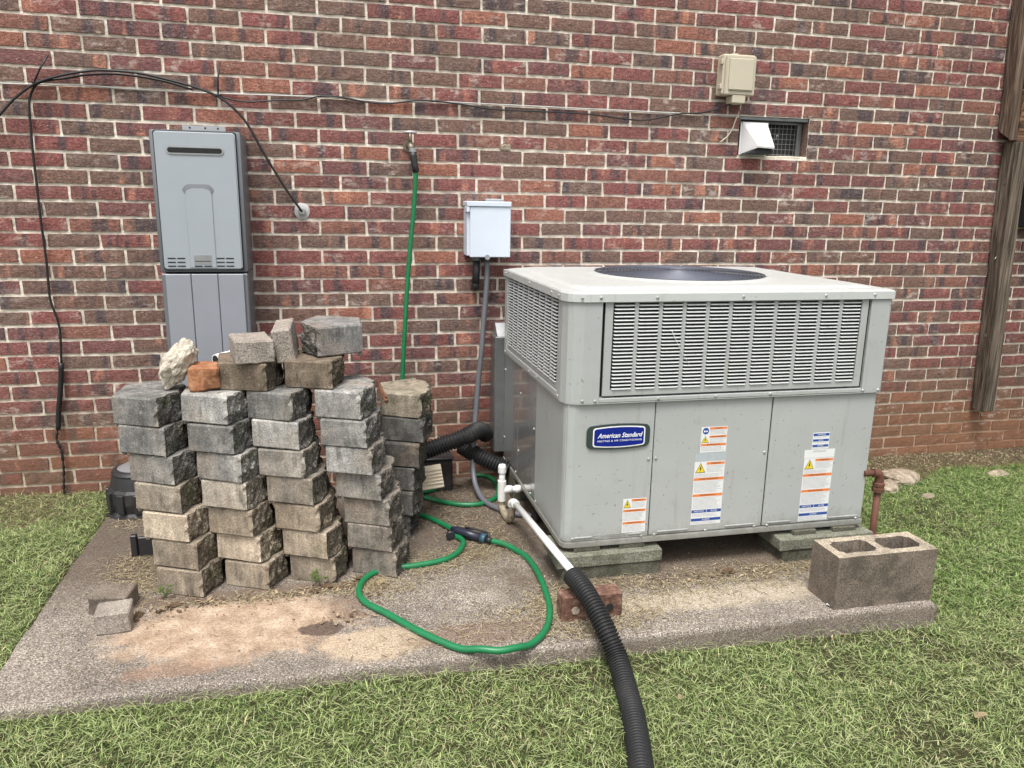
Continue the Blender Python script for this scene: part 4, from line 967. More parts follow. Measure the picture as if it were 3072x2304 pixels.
for col, lst in POS.items():
    for i, (x, y) in enumerate(lst):
        o = bpy.data.objects.new('retaining_wall_block', BM[(k*3+i) % 8]); C.objects.link(o); k += 1
        o.location = (x, y, PTOP+.001+.1*(6-i)); o.rotation_euler = (cr.uniform(-.012, .012), cr.uniform(-.012, .012), cr.uniform(-.04, .04))
        f = min(1, max(0, (i-1.3)/2.6+cr.uniform(-.22, .22))) if col != 'D' else min(.45, max(0, (i-2)/5)); b = cr.uniform(.62, 1.25)*(.78 if i == 6 else 1)
        o.color = (*[(g*(1-f)+t_*f)*b for g, t_ in zip(greyc, tanc)], 1)
        tone = 'grey' if f < .4 else 'tan'
        tag(o, f'{tone} split-face concrete block, {ORD[i]} in the {COLN[col]}', 'concrete block', 'stacked retaining wall blocks')
for i in range(6):
    o = bpy.data.objects.new('retaining_wall_block', BM[(i*5+2) % 8]); C.objects.link(o)
    o.location = ((1.578, 1.584, 1.566, 1.549, 1.538, 1.530)[i], -.682+cr.uniform(-.01, .01), PTOP+.001+.1*(5-i)); o.rotation_euler = (0, 0, cr.uniform(-.05, .05))
    b = cr.uniform(.85, 1.2); o.color = (*(([g*b for g in darkc]) if i else (.30, .26, .20)), 1)  # tan top block, the rest of the column in the dark tone
    tag(o, f'dark concrete block, {(["top"]+ORD[1:5]+["bottom"])[i]} in the separate column behind, next to the black drain pipe', 'concrete block', 'stacked retaining wall blocks')
def extra(x, y, z, rz, colr, label, mesh=0, sc=(1, 1, 1), rx=0, ry=0):
    o = bpy.data.objects.new('retaining_wall_block', BM[mesh]); C.objects.link(o); o.location = (x, y, z); o.rotation_euler = (rx, ry, rz); o.scale = sc; o.color = (*colr, 1)
    return tag(o, label, 'concrete block', 'stacked retaining wall blocks')
brown = (.165, .13, .095)
extra(1.030, -.945, .6125, .12, brown, 'brown-faced block on top of the stack, carrying a small loose block', 1)
extra(1.246, -.945, .6125, .10, brown, 'brown-faced block on the stack, under the big upturned grey block', 3)
# big upturned block facing the other way
o = extra(1.350, -.905, .7125, math.pi, (.225, .22, .215), 'large mossy grey block at the very top of the stack', 5, sc=(1, -1, 1)); o.location = (1.195, -.870, .7125); o.rotation_euler = (0, 0, 0); o.scale = (-1.03, 1, 1.08)
def loose(name, bm, mat, label, cat, group=None, loc=None, rot=None):
    o = single(name, bm, mat, label, cat, group)
    if rot: o.rotation_euler = rot
    if loc: o.location = loc
    return o
loose('small_block', rough_box(-.062, .062, -.10, .10, 0, .075, .003, 5, 61), MAT['paver'], 'small tan loose block on the brown-faced block beside the tilted one', 'concrete block', 'small loose blocks', (.975, -.845, .7100), (0, 0, .22))
loose('small_block', rough_box(-.032, .032, -.085, .085, 0, .115, .003, 5, 62), MAT['paver'], 'narrow tilted loose block leaning near the top grey block', 'concrete block', 'small loose blocks', (1.095, -.790, .7060), (.10, -.14, -.05))
def rock(name, mat, label, loc, size, seed, amp=.3, rot=(0, 0, 0), cat='rock', group=None, sub=4):
    bm = bmesh.new(); bmesh.ops.create_icosphere(bm, subdivisions=sub, radius=1)
    P = np.array([v.co[:] for v in bm.verts]); n = fnoise(P*1.4, seed, 2)*amp+fnoise(P*5, seed+5, 3)*amp*.45
    for v, q in zip(bm.verts, n): v.co = v.co*(1+q); v.co = Vector((v.co.x*size[0], v.co.y*size[1], v.co.z*size[2]))
    bm.transform(Matrix.Rotation(rot[2], 4, 'Z') @ Matrix.Rotation(rot[1], 4, 'Y') @ Matrix.Rotation(rot[0], 4, 'X'))
    zmin = min(v.co.z for v in bm.verts); bm.transform(Matrix.Translation(Vector(loc)-Vector((0, 0, zmin))))
    return single(name, bm, mat, label, cat, group)
rock('rubble_rock', MAT['rock'], 'jagged pale chunk of rubble on the top of the leftmost column', (.736, -.845, .604), (.048, .056, .088), 5, .42, (0, .55, .2))
bm = rough_box(-.046, .050, -.05, .05, 0, .084, .006, 5, 71, 22, bev=.008)
for v in bm.verts:
    if v.co.x > .01 and v.co.z < .055 and v.co.y < 0: v.co.y += .018*(1-v.co.z/.06)
loose('brick_piece', bm, MAT['oldbrick'], 'broken orange brick piece beside the pale rubble on the stack', 'brick', None, (.822, -.868, .6125), (0, 0, .05))
bm = tb(spline([(1.418, -.70, .560), (1.425, -.745, .545), (1.436, -.80, .525)], 5), .008, 8); tube(bm, [(1.411, -.665, .572), (1.436, -.795, .540)], .005, 6)
single('rusty_rod', bm, MAT['rod'], 'short rusty rod lying between the front stack and the dark column', 'rod')
loose('small_block', rough_box(-.05, .05, -.045, .045, 0, .07, .003, 4, 63), MAT['paver'], 'pale small paver lying alone at the left front of the pad', 'concrete block', 'small loose blocks', (.545, -1.165, PTOP-.002), (0, 0, .10))
loose('small_block', rough_box(-.062, .062, -.05, .05, 0, .062, .004, 4, 64), MAT['cmu'], 'dark small paver behind the pale one at the left front', 'concrete block', 'small loose blocks', (.510, -1.030, PTOP-.002), (0, 0, -.14))
# cored brick under the drain hose
def cored_brick():
    bm = rough_box(1.950, 2.158, -1.418, -1.355, PTOP-.001, .004, .0015, 5, 81)
    t = thing('cored_brick', 'red cored brick set on edge under the black corrugated drain hose', 'brick', (2.054, -1.386, PTOP))
    part('body', bm, MAT['redbrick'], t)
    for x in (1.995, 2.054, 2.113):
        part('core_hole', lth([(.0135, -.004), (.0135, .0)], (x, -1.4185, -.045), 'y', 16), MAT['flag'] if x < 2 else MAT['dark'], t)
cored_brick()
# cinder block with two cells
def cinder():
    x0, x1, y0, y1, z0, z1 = 2.885, 3.272, -1.520, -1.372, PTOP-.001, .108
    bm = bmesh.new(); cells = [(x0+.032, (x0+x1)/2-.014), ((x0+x1)/2+.014, x1-.032)]
    xs = [x0, cells[0][0], cells[0][1], cells[1][0], cells[1][1], x1]; ys = [y0, y0+.030, y1-.030, y1]
    def col(xa, xb, ya, yb): box(bm, xa, xb, ya, yb, z0, z1)
    gv = {}
    def V(i, j, z):
        if (i, j, z) not in gv: gv[(i, j, z)] = bm.verts.new((xs[i], ys[j], z))
        return gv[(i, j, z)]
    hole = lambda i, j: j == 1 and i in (1, 3)
    for i in range(5):
        for j in range(3):
            if hole(i, j):
                V4 = [(i, j), (i+1, j), (i+1, j+1), (i, j+1)]
                for a, b in zip(V4, V4[1:]+V4[:1]): bm.faces.new((V(*a, z1), V(*b, z1), V(*b, z0), V(*a, z0)))
            else:
                for z in (z0, z1): bm.faces.new([V(i, j, z), V(i+1, j, z), V(i+1, j+1, z), V(i, j+1, z)])
    for i in range(5):
        for j in (0, 3): bm.faces.new((V(i, j, z0), V(i+1, j, z0), V(i+1, j, z1), V(i, j, z1)))
    for j in range(3):
        for i in (0, 5): bm.faces.new((V(i, j, z0), V(i, j+1, z0), V(i, j+1, z1), V(i, j, z1)))
    bmesh.ops.recalc_face_normals(bm, faces=bm.faces[:])
    es = [e for e in bm.edges if len(e.link_faces) == 2 and e.calc_face_angle(0) > .5 and abs(e.verts[0].co.z-e.verts[1].co.z) > .05 and not (abs(e.verts[0].co.x-x0) < .001 or abs(e.verts[0].co.x-x1) < .001)]
    bmesh.ops.bevel(bm, geom=es, offset=.014, segments=3, affect='EDGES')
    bmesh.ops.subdivide_edges(bm, edges=[e for e in bm.edges if e.calc_length() > .03], cuts=4, use_grid_fill=True)
    for v in bm.verts: v.co += Vector((nz(*(v.co*30), 1), nz(*(v.co*30), 2), nz(*(v.co*30), 3)))*.0022
    bmesh.ops.triangulate(bm, faces=bm.faces[:])
    bm.faces.ensure_lookup_table()
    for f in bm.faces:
        if f.normal.z > .8 and f.calc_center_median().z > .10: f.material_index = 1  # paler top faces: sky light put into the colour
    single('cinder_block', bm, [MAT['cmu'], MAT['cmu_top_lit']], 'brown hollow cinder block with two cells on the right end of the pad', 'concrete block')
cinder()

# ------------------------------------------------------------------ hoses and pipes on the ground
GZ = PTOP+.0115
def ground_hose():
    t = thing('garden_hose', 'coiled green garden hose lying on the pad with a dark spray nozzle', 'hose', (1.7, -1.0, PTOP))
    L2 = [(1.838, -.795), (1.881, -.832), (1.919, -.882), (1.946, -.950), (1.955, -1.037), (1.955, -1.124), (1.948, -1.216), (1.938, -1.302), (1.922, -1.371), (1.894, -1.444), (1.855, -1.502), (1.810, -1.541), (1.761, -1.566), (1.707, -1.572), (1.654, -1.553), (1.602, -1.522), (1.548, -1.472), (1.493, -1.407), (1.441, -1.336), (1.387, -1.261), (1.339, -1.201), (1.313, -1.143), (1.310, -1.081), (1.331, -1.015), (1.372, -.969), (1.435, -.947), (1.504, -.944), (1.592, -.928), (1.655, -.901), (1.702, -.848), (1.728, -.781), (1.722, -.735), (1.69, -.69)]
    part('hose', tb(spline([(x, y, GZ+(.012 if y < -1.55 else 0)+(.006 if i < 2 else 0)) for i, (x, y) in enumerate(L2)], 5), .0112, 12), MAT['green'], t)
    part('hose', tb(spline([(1.44, -.36, GZ), (1.50, -.40, GZ), (1.556, -.437, GZ), (1.619, -.500, GZ), (1.669, -.577, GZ), (1.700, -.650, GZ+.006), (1.722, -.705, GZ+.012)], 6), .0112, 12), MAT['green'], t)
    part('hose', tb(spline([(1.52, -.22, GZ), (1.578, -.209, GZ), (1.655, -.193, GZ), (1.720, -.143, GZ), (1.760, -.043, GZ), (1.765, -.02, GZ)], 6), .0112, 12), MAT['green'], t)
    part('hose', tb(spline([(1.60, -.235, GZ), (1.623, -.257, GZ), (1.696, -.328, GZ), (1.772, -.379, GZ), (1.854, -.394, GZ), (1.925, -.360, GZ), (1.972, -.291, GZ), (1.990, -.193, GZ), (1.985, -.084, GZ), (1.957, -.03, GZ), (1.914, -.022, GZ)], 6), .0112, 12), MAT['green'], t)
    n = thing('spray_nozzle', 'dark blue hose nozzle with trigger lever lying on the green hose', 'nozzle', (1.77, -.75, PTOP))
    a, b = Vector((1.705, -.690, GZ+.018)), Vector((1.822, -.788, GZ+.010)); ln = lambda t: a+(b-a)*t
    part('barrel', tb([ln(-.08), ln(.1), ln(.4), ln(.82)], .017, 14, rad=lambda i: (.012, .019, .017, .0185)[i]), MAT['nozzle'], n)
    part('collar', tb([ln(.83), ln(.98)], .0195, 14), MAT['teal'], n); part('stub', tb([ln(.985), ln(1.14)], .0125, 12), MAT['blackplastic'], n)
    part('lever', tb([ln(.28)+Vector((.012, .020, .012)), ln(.62)+Vector((.014, .024, .016)), ln(.98)+Vector((.014, .022, .016)), ln(1.04)+Vector((.006, .006, .004))], .0055, 8), MAT['blackplastic'], n)
    part('thumb_wheel', lth([(.016, -.008), (.019, -.004), (.019, .004), (.016, .008)], (1.685, -.722, GZ+.010), 'y', 16), MAT['blackplastic'], n)
ground_hose()
def drain():
    t = thing('condensate_drain', 'white PVC drain tee and trap at the left side of the air conditioner', 'pipe', (1.95, -.5, PTOP))
    x, y = 1.947, -.487
    part('vent_pipe', tb([(x, y, .03), (x, y, .125)], .0135, 16), MAT['pvc'], t)
    part('cap', lth([(.0175, .105), (.0180, .107), (.0180, .132), (.0150, .141), (.006, .144)], (x, y, 0), seg=18), MAT['pvc'], t)
    part('tee', lth([(.0178, -.025), (.0185, -.024), (.0185, .068), (.0178, .069)], (x, y, 0), seg=18), MAT['pvc'], t)
    part('tee_branch', tb([(x, y, .025), (x+.045, y, .025)], .0182, 16), MAT['pvc'], t)
    part('branch_pipe', tb([(x+.045, y, .025), (AX0+.004, y, .025)], .0135, 16), MAT['pvc'], t); part('branch_ring', tb([(x+.060, y, .025), (x+.082, y, .025)], .0175, 16), MAT['pvc'], t)
    part('trap', tb(spline([(x, y, -.025), (x, y-.006, -.050), (x+.004, y-.050, -.070), (x+.008, y-.100, -.070), (x+.010, y-.140, -.050), (x+.011, y-.150, -.015), (x+.011, y-.151, .012)], 6), .0158, 14), MAT['dirtypipe'], t)
    part('elbow', tb(spline([(x+.011, y-.151, .010), (x+.011, y-.153, .022), (x+.015, y-.167, .030), (x+.018, y-.190, .032)], 5), .0178, 14), MAT['pvc'], t)
    a, b = Vector((1.964, -.660, .031)), Vector((2.012, -1.405, .052))
    part('drain_pipe', tb([a, b], .0135, 16), MAT['pvc'], t)
drain()
def corr(name, label, pts, r, step, depth):
    P = resample(spline(pts, 40), step/8); bm = bmesh.new(); prof = (0, 0, .05, .35, .9, 1, .9, .35)
    tube(bm, P, r, 18, rad=lambda i: r-depth*prof[i % 8])
    return single(name, bm, MAT['ribbed'], label, 'drain hose')
corr('corrugated_hose', 'black corrugated drain hose slipped over the white pipe and running across the lawn', [(1.998, -1.365, .052), (2.013, -1.440, .040), (2.028, -1.506, .012), (2.046, -1.575, -.035), (2.062, -1.640, -.092), (2.050, -1.745, -.120), (2.030, -1.850, -.126), (2.004, -1.950, -.132), (1.971, -2.065, -.138), (1.935, -2.20, -.144), (1.88, -2.40, -.155), (1.80, -2.65, -.165)], .0335, .0106, .0065)
corr('flexible_drainpipe', 'black ribbed drainpipe bending up by the wall behind the dark blocks', [(1.55, -.29, .13), (1.585, -.275, .138), (1.637, -.26, .146), (1.707, -.25, .166), (1.778, -.25, .188), (1.845, -.24, .208), (1.890, -.19, .212), (1.930, -.12, .185), (1.955, -.06, .150)], .040, .0140, .007)
corr('flexible_drainpipe', 'black ribbed drainpipe lying behind the grey conduit by the cabinet', [(1.83, -.12, .115), (1.885, -.18, .090), (1.94, -.21, .066), (1.99, -.23, .045), (2.03, -.25, .03)], .040, .0140, .007)
t = thing('drain_box', 'black plastic drain box against the wall under the ribbed drainpipe', 'drain box', (1.68, -.12, PTOP))
part('box', bx(1.62, 1.775, -.18, -.03, PTOP+.001, .07, bev=.006), MAT['blackplastic'], t); part('rim', bx(1.615, 1.78, -.185, -.025, .0705, .082, bev=.003), MAT['blackplastic'], t)
def louvre_cover():
    t = thing('vent_cover', 'cream ribbed plastic vent cover leaning against the dark blocks', 'vent cover', (1.64, -.40, PTOP+.02))
    M4 = Matrix.Translation((1.645, -.415, .078)) @ Matrix.Rotation(R(-28), 4, 'X') @ Matrix.Rotation(R(-6), 4, 'Y') @ Matrix.Rotation(R(4), 4, 'Z')
    bm = bx(-.052, .052, 0, .012, -.052, .052, bev=.003); bm.transform(M4); part('plate', bm, MAT['cream'], t)
    for i in range(5):
        bm = bmesh.new(); z = -.034+i*.0150; prism(bm, [(-.001, z+.010), (-.010, z+.002), (-.010, z), (-.001, z)], 'x', -.049, .049); bm.transform(M4); part('slat', bm, MAT['cream'], t)
louvre_cover()
def gas():
    t = thing('gas_pipe', 'rusty iron gas pipe rising beside the right end of the air conditioner', 'pipe', (3.33, -1.12, -.17)); x, y = 3.331, -1.122
    part('pipe', tb([(x, y, -.19), (x, y, .165)], .0135, 14), MAT['rust'], t)
    part('union', lth([(.017, .160), (.0235, .164), (.0235, .180), (.0205, .182), (.0205, .186), (.0225, .188), (.0225, .200), (.017, .204)], (x, y, 0), seg=8), MAT['rust'], t)
    part('elbow', tb(spline([(x, y, .200), (x, y, .222), (x-.010, y, .240), (x-.032, y, .243)], 5), .0170, 12), MAT['rust'], t)
    part('inlet', tb([(x-.030, y, .243), (AX1-.012, y+.002, .243)], .0125, 12), MAT['rust'], t)
    part('tee', tb([(x, y, -.085), (x, y, -.015)], .0175, 12), MAT['rust'], t); part('tee_ring', lth([(.0195, -.020), (.0195, -.010)], (x, y, 0), seg=14), MAT['rust'], t); part('tee_ring', lth([(.0195, -.092), (.0195, -.082)], (x, y, 0), seg=14), MAT['rust'], t)
    part('branch', tb([(x, y, -.045), (x-.03, y+.03, -.035), (x-.10, y+.16, -.03)], .0125, 12), MAT['rust'], t)
gas()
def bin_():
    t = thing('black_bucket', 'black plastic tub with moulded ribs half hidden behind the left column', 'tub', (.39, -.13, PTOP-.01)); c = (.400, -.135, 0)
    part('body', lth([(.125, -.092), (.130, -.080), (.122, -.068), (.128, -.03), (.128, .020), (.118, .032)], c, seg=14), MAT['blackplastic'], t)
    part('neck', lth([(.116, .0325), (.113, .050), (.104, .085), (.108, .092), (.100, .104), (.085, .107)], c, seg=28), MAT['blackplastic'], t, smooth=True)
    part('top_disc', lth([(.082, .1072), (.060, .118), (.02, .121)], c, seg=28), plain('clear_lid', (.20, .20, .21), .25), t, smooth=True)
    for k in range(7):
        a = R(150+k*32); ca, sa = math.cos(a), math.sin(a); bm = bx(-.008, .010, -.016, .016, -.066, .020, bev=.003); bm.transform(Matrix.Translation((c[0]+.126*ca, c[1]+.126*sa, 0)) @ Matrix.Rotation(a, 4, 'Z')); part('rib', bm, MAT['blackplastic'], t)
    part('base_flange', lth([(.140, -.094), (.143, -.090), (.143, -.083), (.131, -.0795)], c, seg=28), MAT['blackplastic'], t)
bin_()
bm = bmesh.new(); box(bm, .478, .50, -.66, -.635, PTOP+.0005, .006, bev=.003); box(bm, .501, .60, -.652, -.637, PTOP+.0005, -.006, bev=.003)
single('plastic_edging', bm, MAT['blackplastic'], 'black plastic upright piece behind the lower left of the stack', 'plastic piece')

# ------------------------------------------------------------------ deck timbers on the right
def deck():
    t = thing('deck_post', 'weathered grey timber post hanging on the wall under the deck beam', 'post', (4.835, -.05, .15))
    bm = bx(4.806, 4.885, -.100, -.010, .147, 1.606, bev=.003); bmesh.ops.subdivide_edges(bm, edges=[e for e in bm.edges if e.calc_length() > .5], cuts=14)
    for v in bm.verts: v.co.x += nz(0, 0, v.co.z*3, 8)*.004-(v.co.z-.147)*.045; v.co.y += nz(2, 0, v.co.z*3, 9)*.003
    part('timber', bm, MAT['post'], t)
    for z in (.58, 1.40): part('bolt', lth([(.010, -.005), (.010, 0)], (4.809-(z-.147)*.045, -.055, z), 'x', 10), MAT['duct'], t)
    part('nail', tb([(4.776, -.055, 1.02), (4.745, -.075, 1.00)], .002, 5), MAT['galv'], t)
    t = thing('stair_stringer', 'brown upright timber of the deck at the top right edge', 'timber', (4.71, -.05, 1.61))
    bm = bmesh.new(); prism(bm, [(-.090, 1.614), (-.010, 1.664), (-.010, 3.0), (-.090, 3.0)], 'x', 4.705, 4.750, bev=.002)
    for v in bm.verts: v.co.x -= (v.co.z-1.62)*.055
    part('timber', bm, MAT['post_brown'], t)
    single('deck_beam', bx(4.7525, 6.6, -.093, -.030, 1.606, 1.862, bev=.004), MAT['beam'], 'wide brown horizontal deck beam at the right edge of the picture', 'beam', 'deck beams')
    single('deck_beam', bx(4.7525, 6.6, -.088, -.030, 1.915, 2.02, bev=.004), MAT['beam'], 'narrow deck board just above the wide horizontal beam', 'beam', 'deck beams')
    single('shaded_post', bx(4.92, 5.30, -.10, -.012, 1.17, 1.602, bev=.004), MAT['shade_timber'], 'short blackened timber in the shade under the deck beam', 'post')  # dark colour stands in for the shade under the deck
    single('deck_shade_platform', bx(4.75, 6.6, -1.3, -.012, 2.65, 2.80, bev=.004), MAT['beam'], 'timber deck platform overhead at the right, above the beam', 'deck')  # unseen platform, added to throw shade on the timbers below
deck()

# ------------------------------------------------------------------ stones and litter
GRPS = 'pale stones by the wall'
def stone(x, y, sx, sy, sz, rz, seed, label): rock('flat_stone', MAT['flag'], label, (x, y, float(lawn_z(x, y))-.012), (sx, sy, sz), seed, .22, (0, 0, rz), 'stone', GRPS, 3)
stone(4.10, -.34, .11, .085, .034, .3, 11, 'largest flat pale stone in the bare soil right of the air conditioner')
stone(3.97, -.43, .085, .05, .026, .8, 12, 'low broken stone just left of the largest pale stone')
stone(4.70, -.36, .065, .032, .022, .1, 13, 'bright cream stone near the right edge of the lawn')
stone(4.10, -.55, .035, .025, .014, .1, 14, 'small pale stone in front of the largest pale stone')
stone(3.80, -.32, .07, .05, .02, -.3, 15, 'small grey stone close to the corner of the air conditioner')

def blades(name, n, xyz, length, width, tilt, cols, mat, az=None, curl=.35, seed=1):
    r = np.random.default_rng(seed); az = r.uniform(0, 2*np.pi, n) if az is None else az
    d = np.stack([np.cos(az), np.sin(az), 0*az], -1); sd = np.stack([-np.sin(az), np.cos(az), 0*az], -1)
    st, ct = np.sin(tilt)[:, None], np.cos(tilt)[:, None]; L = length[:, None]; W = width[:, None]
    up = np.array([0, 0, 1.])
    t1 = d*st+up*ct; tilt2 = np.minimum(tilt+curl*r.uniform(.2, 1.6, n), 1.75); t2 = d*np.sin(tilt2)[:, None]+up*np.cos(tilt2)[:, None]
    b0 = xyz; m_ = b0+t1*L*.5; e = m_+t2*L*.5
    v = np.stack([b0-sd*W*.5, b0+sd*W*.5, m_-sd*W*.42, m_+sd*W*.42, e], 1).reshape(-1, 3)
    k = np.arange(n)[:, None]*5
    f = np.concatenate([k+np.array([[0, 1, 3]]), k+np.array([[0, 3, 2]]), k+np.array([[2, 3, 4]])], 0)
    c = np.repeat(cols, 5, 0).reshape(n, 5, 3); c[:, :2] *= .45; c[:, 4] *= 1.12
    return link(name, np_mesh(name, v, f, [mat], c.reshape(-1, 3)))
def grass():
    r = np.random.default_rng(21)
    # sample the lawn in and just outside the picture; the visible part is dense
    N = 2100000; x = r.uniform(-1.6, 6.2, N); y = r.uniform(-3.2, -.012, N)
    z = lawn_z(x, y); px = proj(np.stack([x, y, z+.02], -1)); ins = (px[:, 0] > -40) & (px[:, 0] < 1064) & (px[:, 1] < 810) & (px[:, 1] > 300)
    out = ~in_pad(x, y, .004)
    dens = np.where(ins, 1.0, .16)
    patch = fnoise(np.stack([x*3.2, y*3.2, x*0], -1), 77, 3)
    dens = dens*np.where(patch < -.32, .35, 1)
    bare = (x > 3.2) & (y > -.20-.16*np.exp(-((x-4.05)/.35)**2)+.10*vnoise(np.stack([x*4, y*4, x*0], -1), 9)) ; dens = np.where(bare, dens*.06, dens)
    dens = dens*np.interp(y, [-3.2, -2.1, -1.5, 0], [.5, .62, .72, 1.0])*.80
    keep = out & (r.random(N) < dens); x, y, z = x[keep], y[keep], z[keep]; n = len(x); patch = patch[keep]
    ln = r.uniform(.013, .036, n)*np.where(r.random(n) < .12, 1.4, 1); wd = np.where(r.random(n) < .10, r.uniform(.003, .0055, n), r.uniform(.0010, .0022, n)); tl = np.clip(r.normal(1.12, .34, n), .2, 1.52)
    u = r.random(n)[:, None]; g1, g2, g3 = np.array([.165, .220, .068]), np.array([.30, .36, .145]), np.array([.062, .115, .030])
    cols = np.where(u < .42, g1, np.where(u < .78, g2, g3))*r.uniform(.75, 1.3, (n, 1))
    dry = r.random(n) < np.clip(.07-patch*.24, .02, .5); cols[dry] = (np.array([.42, .37, .20])*r.uniform(.6, 1.25, (n, 1)))[dry]
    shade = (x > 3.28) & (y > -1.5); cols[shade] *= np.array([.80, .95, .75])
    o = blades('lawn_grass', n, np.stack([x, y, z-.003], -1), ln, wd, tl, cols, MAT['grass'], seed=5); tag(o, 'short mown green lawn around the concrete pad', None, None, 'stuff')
    # mown clippings lying on the grass
    n = 66000; x = r.uniform(-1.2, 5.4, n); y = r.uniform(-2.9, -.03, n); k = ~in_pad(x, y, .0) & ~((x > 3.3) & (y > -.35)); x, y = x[k], y[k]; n = len(x)
    z = lawn_z(x, y)+r.uniform(.014, .032, n); ln = r.uniform(.018, .070, n); wd = r.uniform(.0009, .0018, n); tl = r.normal(1.50, .14, n)
    cols = np.where(r.random((n, 1)) < .72, np.array([.38, .47, .19]), np.array([.52, .53, .29]))*r.uniform(.7, 1.2, (n, 1))
    o = blades('grass_clippings', n, np.stack([x, y, z], -1), ln, wd, tl, cols, MAT['straw'], curl=.15, seed=6); tag(o, 'pale cut grass clippings scattered over the lawn', None, None, 'stuff')
    # straw on the pad
    P = [(.50, -.72, .05, .09, 900), (.56, -.90, .05, .07, 900), (.42, -.30, .06, .05, 350), (1.60, -.93, .10, .06, 900), (1.48, -.90, .07, .07, 500), (1.76, -.86, .08, .05, 700), (1.94, -1.30, .04, .05, 700), (1.86, -1.34, .12, .04, 700), (2.02, -1.47, .10, .035, 900), (2.22, -1.40, .07, .05, 600), (2.50, -1.27, .30, .05, 1800), (2.75, -1.22, .14, .05, 700),
         (1.36, -1.03, .05, .03, 500), (1.42, -1.10, .06, .05, 350), (1.25, -1.07, .16, .02, 500), (.95, -1.06, .20, .018, 500), (1.72, -.45, .16, .10, 700), (1.85, -.62, .10, .10, 500), (1.90, -.80, .05, .1, 350), (1.62, -1.45, .18, .05, 350), (1.0, -1.3, .35, .12, 160), (2.5, -1.45, .5, .05, 160), (.45, -1.2, .12, .15, 60), (1.80, -.20, .12, .08, 500), (2.15, -1.19, .12, .02, 500), (2.98, -1.20, .1, .02, 300)]
    xs, ys = [], []
    for cx, cy, sx, sy, q in P: q = int(q*.62); xs.append(r.normal(cx, sx, q)); ys.append(r.normal(cy, sy, q))
    x, y = np.concatenate(xs), np.concatenate(ys); k = in_pad(x, y, -.01) & (y < -.02); x, y = x[k], y[k]; n = len(x)
    z = PTOP+r.uniform(.001, .008, n); ln = r.uniform(.012, .05, n); wd = r.uniform(.0010, .0024, n); tl = r.normal(1.55, .06, n)
    cols = np.where(r.random((n, 1)) < .7, np.array([.52, .44, .27]), np.array([.22, .15, .085]))*r.uniform(.6, 1.15, (n, 1))
    o = blades('straw_litter', n, np.stack([x, y, z], -1), ln, wd, tl, cols, MAT['straw'], curl=.08, seed=7); tag(o, 'dry straw litter drifted over the concrete pad', None, None, 'stuff')
    # crumbs of soil, bark and grit on the pad
    n = 1700; x = np.concatenate([r.normal(1.05, .30, n//4), r.normal(1.75, .2, n//4), r.uniform(.3, 3.2, n//4), r.normal(2.5, .3, n//4)]); y = np.concatenate([r.normal(-1.07, .03, n//4), r.normal(-.45, .2, n//4), r.uniform(-1.5, -.9, n//4), r.normal(-1.19, .05, n//4)])
    k = in_pad(x, y, -.01); x, y = x[k], y[k]; n = len(x); s = .0009+.0045*r.random(n)**3
    oc = np.array([(1, 0, 0), (-1, 0, 0), (0, 1, 0), (0, -1, 0), (0, 0, .8), (0, 0, -.5)]); of = np.array([(0, 2, 4), (2, 1, 4), (1, 3, 4), (3, 0, 4), (2, 0, 5), (1, 2, 5), (3, 1, 5), (0, 3, 5)])
    v = (np.stack([x, y, np.full(n, PTOP+.001)], -1)[:, None]+oc[None]*s[:, None, None]*r.uniform(.6, 1.4, (n, 6, 1))).reshape(-1, 3); f = (of[None]+np.arange(n)[:, None, None]*6).reshape(-1, 3)
    cc = np.where(r.random((n, 1)) < .6, np.array([.13, .09, .06]), np.array([.42, .35, .27]))*r.uniform(.6, 1.3, (n, 1))
    tag(link('soil_crumbs', np_mesh('soil_crumbs', v, f, [MAT['straw']], np.repeat(cc, 6, 0))), 'crumbs of soil and grit on the concrete pad', None, None, 'stuff')
    # soil crumbs by the wall on the right
    n = 5000; x = r.uniform(3.3, 5.6, n); y = -np.abs(r.normal(0, .13, n))-.01; z = lawn_z(x, y); s = r.uniform(.0015, .007, n)
    v = (np.stack([x, y, z], -1)[:, None]+oc[None]*s[:, None, None]*r.uniform(.6, 1.4, (n, 6, 1))).reshape(-1, 3); f = (of[None]+np.arange(n)[:, None, None]*6).reshape(-1, 3)
    cc = np.where(r.random((n, 1)) < .7, np.array([.12, .085, .055]), np.array([.34, .27, .19]))*r.uniform(.6, 1.3, (n, 1))
    tag(link('soil_crumbs', np_mesh('soil_crumbs', v, f, [MAT['straw']], np.repeat(cc, 6, 0))), 'crumbs of bare soil at the foot of the right wall', None, None, 'stuff')
grass()
